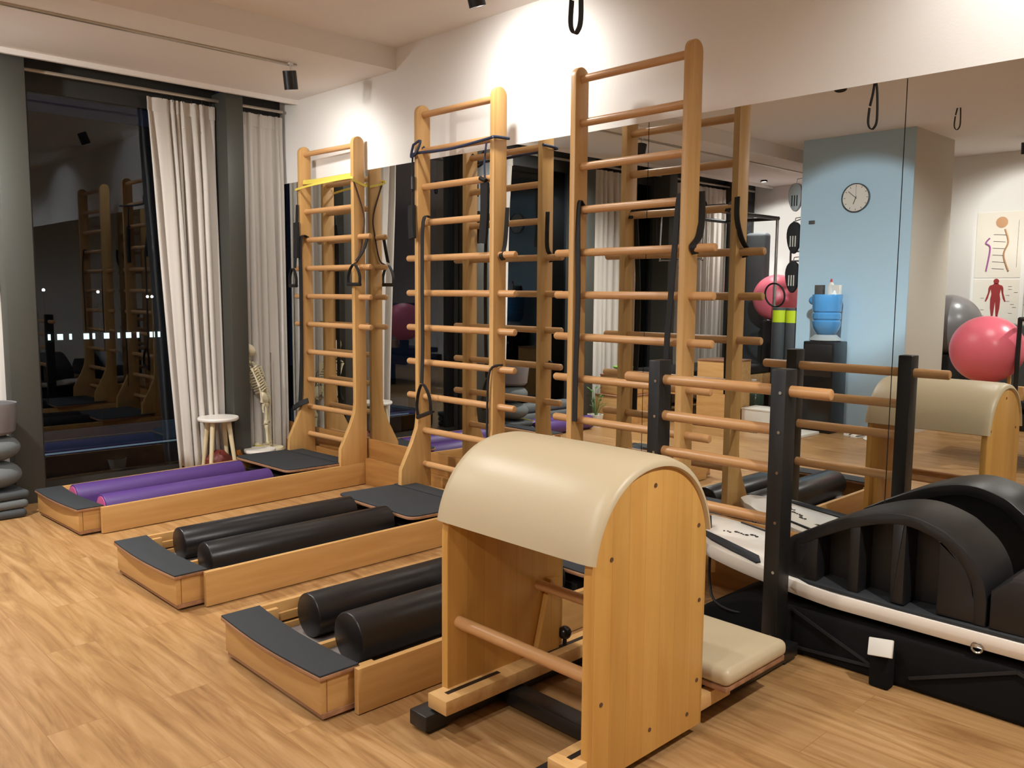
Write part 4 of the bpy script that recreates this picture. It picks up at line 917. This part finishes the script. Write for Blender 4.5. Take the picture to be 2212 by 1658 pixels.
# dark rolled mattress leaning at the corner
r_ = thing('standing_mat', 'tall dark grey mat standing upright in the far corner', 'mat', (-6.2, -3.3, 0))
b = nb(); bx(b, -.16, .16, -.08, .08, 0, 2.3, .05, seg=4); obj('mat_body', b, 'mat_grey', r_)
# black open shelf rack on back wall
rk = thing('wall_rack', 'black metal rack on the back wall above the far pink ball', 'rack', (-5.55, -3.6, 0))
for sx in (-.32, .32):
    b = nb(); cyl(b, (sx, .0, 0), (sx, .0, 2.05), .014, n=10); obj('rack_post', b, 'black_metal', rk)
for z in (2.05, 1.92, 1.2):
    b = nb(); cyl(b, (-.32, 0, z), (.32, 0, z), .012, n=10); obj('rack_bar', b, 'black_metal', rk)
b = nb(); tube(b, smooth_path([(-.30, 0, 2.45), (.0, .02, 2.52), (.35, .05, 2.45)], 5), .01, 8); cyl(b, (-.3, 0, 2.05), (-.3, 0, 2.45), .01, n=8); obj('rack_arm', b, 'black_metal', rk)
# crates, boxes and jugs on the floor across the room
def crate(x, y, z, w, d, h, mt, lab, nm='wooden_box', lid=False, rz=0):
    r_ = thing(nm, lab, 'box', (x, y, z), rz)
    b = nb(); t = .015
    bx(b, -w/2, w/2, -d/2, -d/2+t, 0, h, .002); bx(b, -w/2, w/2, d/2-t, d/2, 0, h, .002); bx(b, -w/2, -w/2+t, -d/2+t, d/2-t, 0, h, .002); bx(b, w/2-t, w/2, -d/2+t, d/2-t, 0, h, .002); bx(b, -w/2+t, w/2-t, -d/2+t, d/2-t, 0, t)
    obj('box_walls', b, mt, r_)
    if lid: b = nb(); bx(b, -w/2-.005, w/2+.005, -d/2-.005, d/2+.005, h, h+.02, .005); obj('lid', b, 'ply_edge' if mt != 'box_w' else mt, r_)
    return r_
crate(-6.12, -.35, 0, .42, .55, .30, 'birch', 'larger wooden box on the floor by the far curtain', lid=True)
crate(-6.12, -.35, .325, .36, .45, .20, 'birch', 'smaller wooden box stacked on the larger one by the far curtain', lid=True)
r_ = thing('fruit_bowl', 'green bowl on the stacked wooden boxes by the far curtain', 'bowl', (-6.1, -.3, .548)); b = nb(); lathe(b, (0, 0, 0), [(0, 0), (.06, 0), (.13, .08), (.135, .085), (.125, .085), (.06, .01), (0, .01)], 24); obj('bowl_shell', b, 'green', r_)
b = nb(); ball(b, (0, 0, .06), .09, 1, 1, .5, 14); obj('bowl_cloth', b, 'box_w', r_)
crate(-5.2, -.95, 0, .42, .42, .72, 'birch', 'tall wooden box on the floor between the curtains and the pale column', lid=True, nm='wooden_cabinet')
crate(-4.75, -1.1, 0, .42, .30, .2, 'box_w', 'white carton on the floor in front of the rolled mats', nm='carton', lid=True)
for k, (x, y, mt, lab) in enumerate(((-5.42, -1.75, 'water', 'blue water jug on the floor beside the rolled mats'), (-5.20, -1.6, 'jug_g', 'dark green glass jar on the floor beside the rolled mats'))):
    r_ = thing('water_jug', lab, 'jug', (x, y, 0)); b = nb(); lathe(b, (0, 0, 0), [(0, 0), (.11, 0), (.12, .02), (.12, .28), (.07, .36), (.03, .40), (.03, .44), (0, .44)], 24); obj('jug_body', b, mt, r_)
    b = nb(); cyl(b, (0, 0, .44), (0, 0, .47), .032, n=14); obj('cap', b, 'box_w', r_)
r_ = thing('potted_plant', 'small potted plant on the floor by the far windows', 'plant', (-6.05, .25, 0))
b = nb(); lathe(b, (0, 0, 0), [(0, 0), (.07, 0), (.09, .14), (.08, .14), (.07, .12), (0, .12)], 20); obj('pot', b, 'box_w', r_)
b = nb()
for i in range(26):
    a = random.uniform(0, 2*PI); h = random.uniform(.1, .32); q = Vector((math.cos(a)*random.uniform(.03, .13), math.sin(a)*random.uniform(.03, .13), .12+h)); s_ = .03
    u_, v_ = Vector((math.cos(a), math.sin(a), .5))*s_, Vector((-math.sin(a), math.cos(a), 0))*s_*.5
    vs = [b.verts.new(q-u_), b.verts.new(q-v_), b.verts.new(q+u_), b.verts.new(q+v_)]; b.faces.new(vs); tube(b, [(0, 0, .11), q-u_], .002, 4)
obj('foliage', b, 'leaf', r_, smooth=False)
for k, (x, y, z, lab) in enumerate(((-6.02, .80, .075, 'purple rolled mat on the floor under the dark windows, seen in the mirror'), (-6.19, .78, .075, 'second purple rolled mat, against the grey folded mattress'))):
    r_ = thing('rolled_mat', lab, 'exercise mat', (x, y, z)); b = nb(); cyl(b, (0, -.42, 0), (0, .42, 0), .074, n=24, round_=.01); obj('mat_roll', b, 'foam_p', r_)
    b = nb(); cyl(b, (0, .418, 0), (0, .423, 0), .055, n=20); obj('roll_end', b, 'foam_edge', r_)
b = nb(); bx(b, -.09, .09, -.42, .42, 0, .10, .03, seg=3); bx(b, -.09, .09, -.41, .41, .10, .20, .03, seg=3); bx(b, -.085, .085, -.42, .40, .20, .29, .03, seg=3)
o = tag(obj('folded_mattress', b, 'grey_fab'), 'grey folded mattress under the dark windows behind the purple mats', 'mattress'); o.location = (-6.34, .78, 0)
# sports bottle pedestal with round white foot
r_ = thing('pedestal_fan', 'white round footed pedestal on the floor before the pale column', 'pedestal', (-3.55, -1.25, 0))
b = nb(); lathe(b, (0, 0, 0), [(0, 0), (.16, 0), (.165, .012), (.15, .022), (.05, .035), (.045, .5), (0, .5)], 30); obj('pedestal_body', b, 'white', r_)
for k, (x, y, z, lab) in enumerate(((-3.86, -1.36, 0, 'left white trainer on the floor beside the white pedestal'), (-3.76, -1.3, 0, 'right white trainer on the floor beside the white pedestal'))):
    r_ = thing('trainer', lab, 'shoe', (x, y, 0), R(20)); b = nb()
    for j, (yy, ww, hh) in enumerate(((-.12, .03, .05), (-.09, .042, .085), (-.03, .04, .08), (.04, .043, .055), (.10, .042, .04), (.13, .03, .03))):
        pass
    poly = [(-.13, .012), (-.135, .07), (-.10, .09), (-.05, .085), (.02, .06), (.09, .048), (.13, .03), (.135, .012)]
    prism(b, poly, 'x', -.038, .038, .016); obj('upper', b, 'white', r_)
    b = nb(); prism(b, rrect(-.042, .042, -.138, .138, .035), 'z', 0, .018, .004); obj('sole', b, 'box_w', r_)
b = nb(); bx(b, -.3, .3, -.2, .2, 0, .03, .005); o = tag(obj('floor_scale', b, 'box_w'), 'flat white tray on the floor in front of the pale column', 'tray'); o.location = (-4.45, -.95, 0)
b = nb(); bx(b, -.62, .62, -.34, .34, 0, .012); 

# ------------------------------------------------------------------ outside at night
b = nb(); bx(b, -60, -7.05, -25, 45, -4.2, -4.0); struct('floor_outside', b, 'asphalt')
bd = thing('distant_building', 'dark building outside the window with a row of small lit windows', 'building', (-31, 10, -4))
b = nb(); bx(b, -33, -30.2, 2, 24, -4, 7); obj('building_wall', b, 'bldg', bd, off=bd.location)
for i in range(12):
    y = 7.95+i*.36+(.08 if i % 3 == 1 else 0); wv_ = .16 if i % 2 == 0 else .07
    b = nb(); bx(b, -30.2, -30.15, y, y+wv_, -.16, .03)
    if i % 2 == 0: pass
    obj('lit_window', b, 'lit', bd, off=bd.location)
for k, (y, z) in enumerate(((8.22, 1.45), (9.85, 1.40), (11.45, 1.25), (11.6, 1.25))):
    r_ = thing('outdoor_lamp', 'tiny bright lamp outside in the night, %s' % ['the one nearest the left window post', 'alone in the middle of the dark window', 'left one of the close pair by the curtain', 'right one of the close pair by the curtain'][k], 'lamp', (-29.8, y, -4))
    b = nb(); ball(b, (0, 0, z+4), .045, n=10); obj('bulb', b, 'dot', r_); b = nb(); cyl(b, (0, 0, 0), (0, 0, z+3.96), .02, n=6); obj('lamp_post', b, 'bldg', r_)
b = nb(); bx(b, -9.2, -9.1, .5, 6, -.13, .06); r_ = thing('blue_lightbox', 'made-up dim blue glowing strip outside, low behind the dark window', 'glow strip', (-9.15, 3, -4)); obj('blue_panel', b, 'blue_e', r_, off=r_.location)  # invented glowing strip, stands in for a bluish band in the glass
b = nb(); bx(b, -9.1, -9.09, .5, 6, -.16, -.145); obj('pale_edge', b, 'line_e', r_, off=r_.location)  # glowing lower edge of the invented strip
b = nb(); bx(b, -9.2, -9.12, .6, 5.9, -4, -.13); obj('support_wall', b, 'bldg', r_, off=r_.location)

# ------------------------------------------------------------------ groups of repeats
GROUPS = {'ladder_bench': 'ladder benches standing against the mirror', 'foam_roller': 'foam rollers lying in the ladder benches', 'stool': 'white topped stools in the window corner',
 'ceiling_spotlight': 'cylinder spotlights on the ceiling', 'curtain': 'pale linen curtains along the windows', 'curtain_track': 'curtain rails above the windows', 'wall_mirror': 'mirror panes on the long wall',
 'gym_ball': 'gym balls at the far side of the room', 'ball_stand': 'round stands under the gym balls', 'anatomy_chart': 'anatomy charts on the back wall', 'stretch_strap': 'black straps hanging on the ladders',
 'handle_strap': 'straps with stirrup handles hanging on the ladders', 'resistance_band': 'resistance bands wrapped round the ladders', 'outdoor_lamp': 'tiny lamps outside in the night', 'cushion': 'round grey cushions at the left edge',
 'trainer': 'white trainers by the column', 'hanging_strap': 'loop straps hanging from the ceiling', 'water_jug': 'jugs on the floor by the rolled mats', 'hanging_gear': 'gear hanging on the side of the column', 'small_box': 'small boxes on the water bottle'}
for o in bpy.data.objects:
    if o.parent is None and 'label' in o:
        g = GROUPS.get(o.name.split('.')[0])
        if g and 'group' not in o: o['group'] = g
    if o.name.split('.')[0] == 'rolled_mat' and 'group' not in o: o['group'] = 'rolled charcoal mats by the column' if o.location.y < 0 else 'purple rolled mats under the windows'
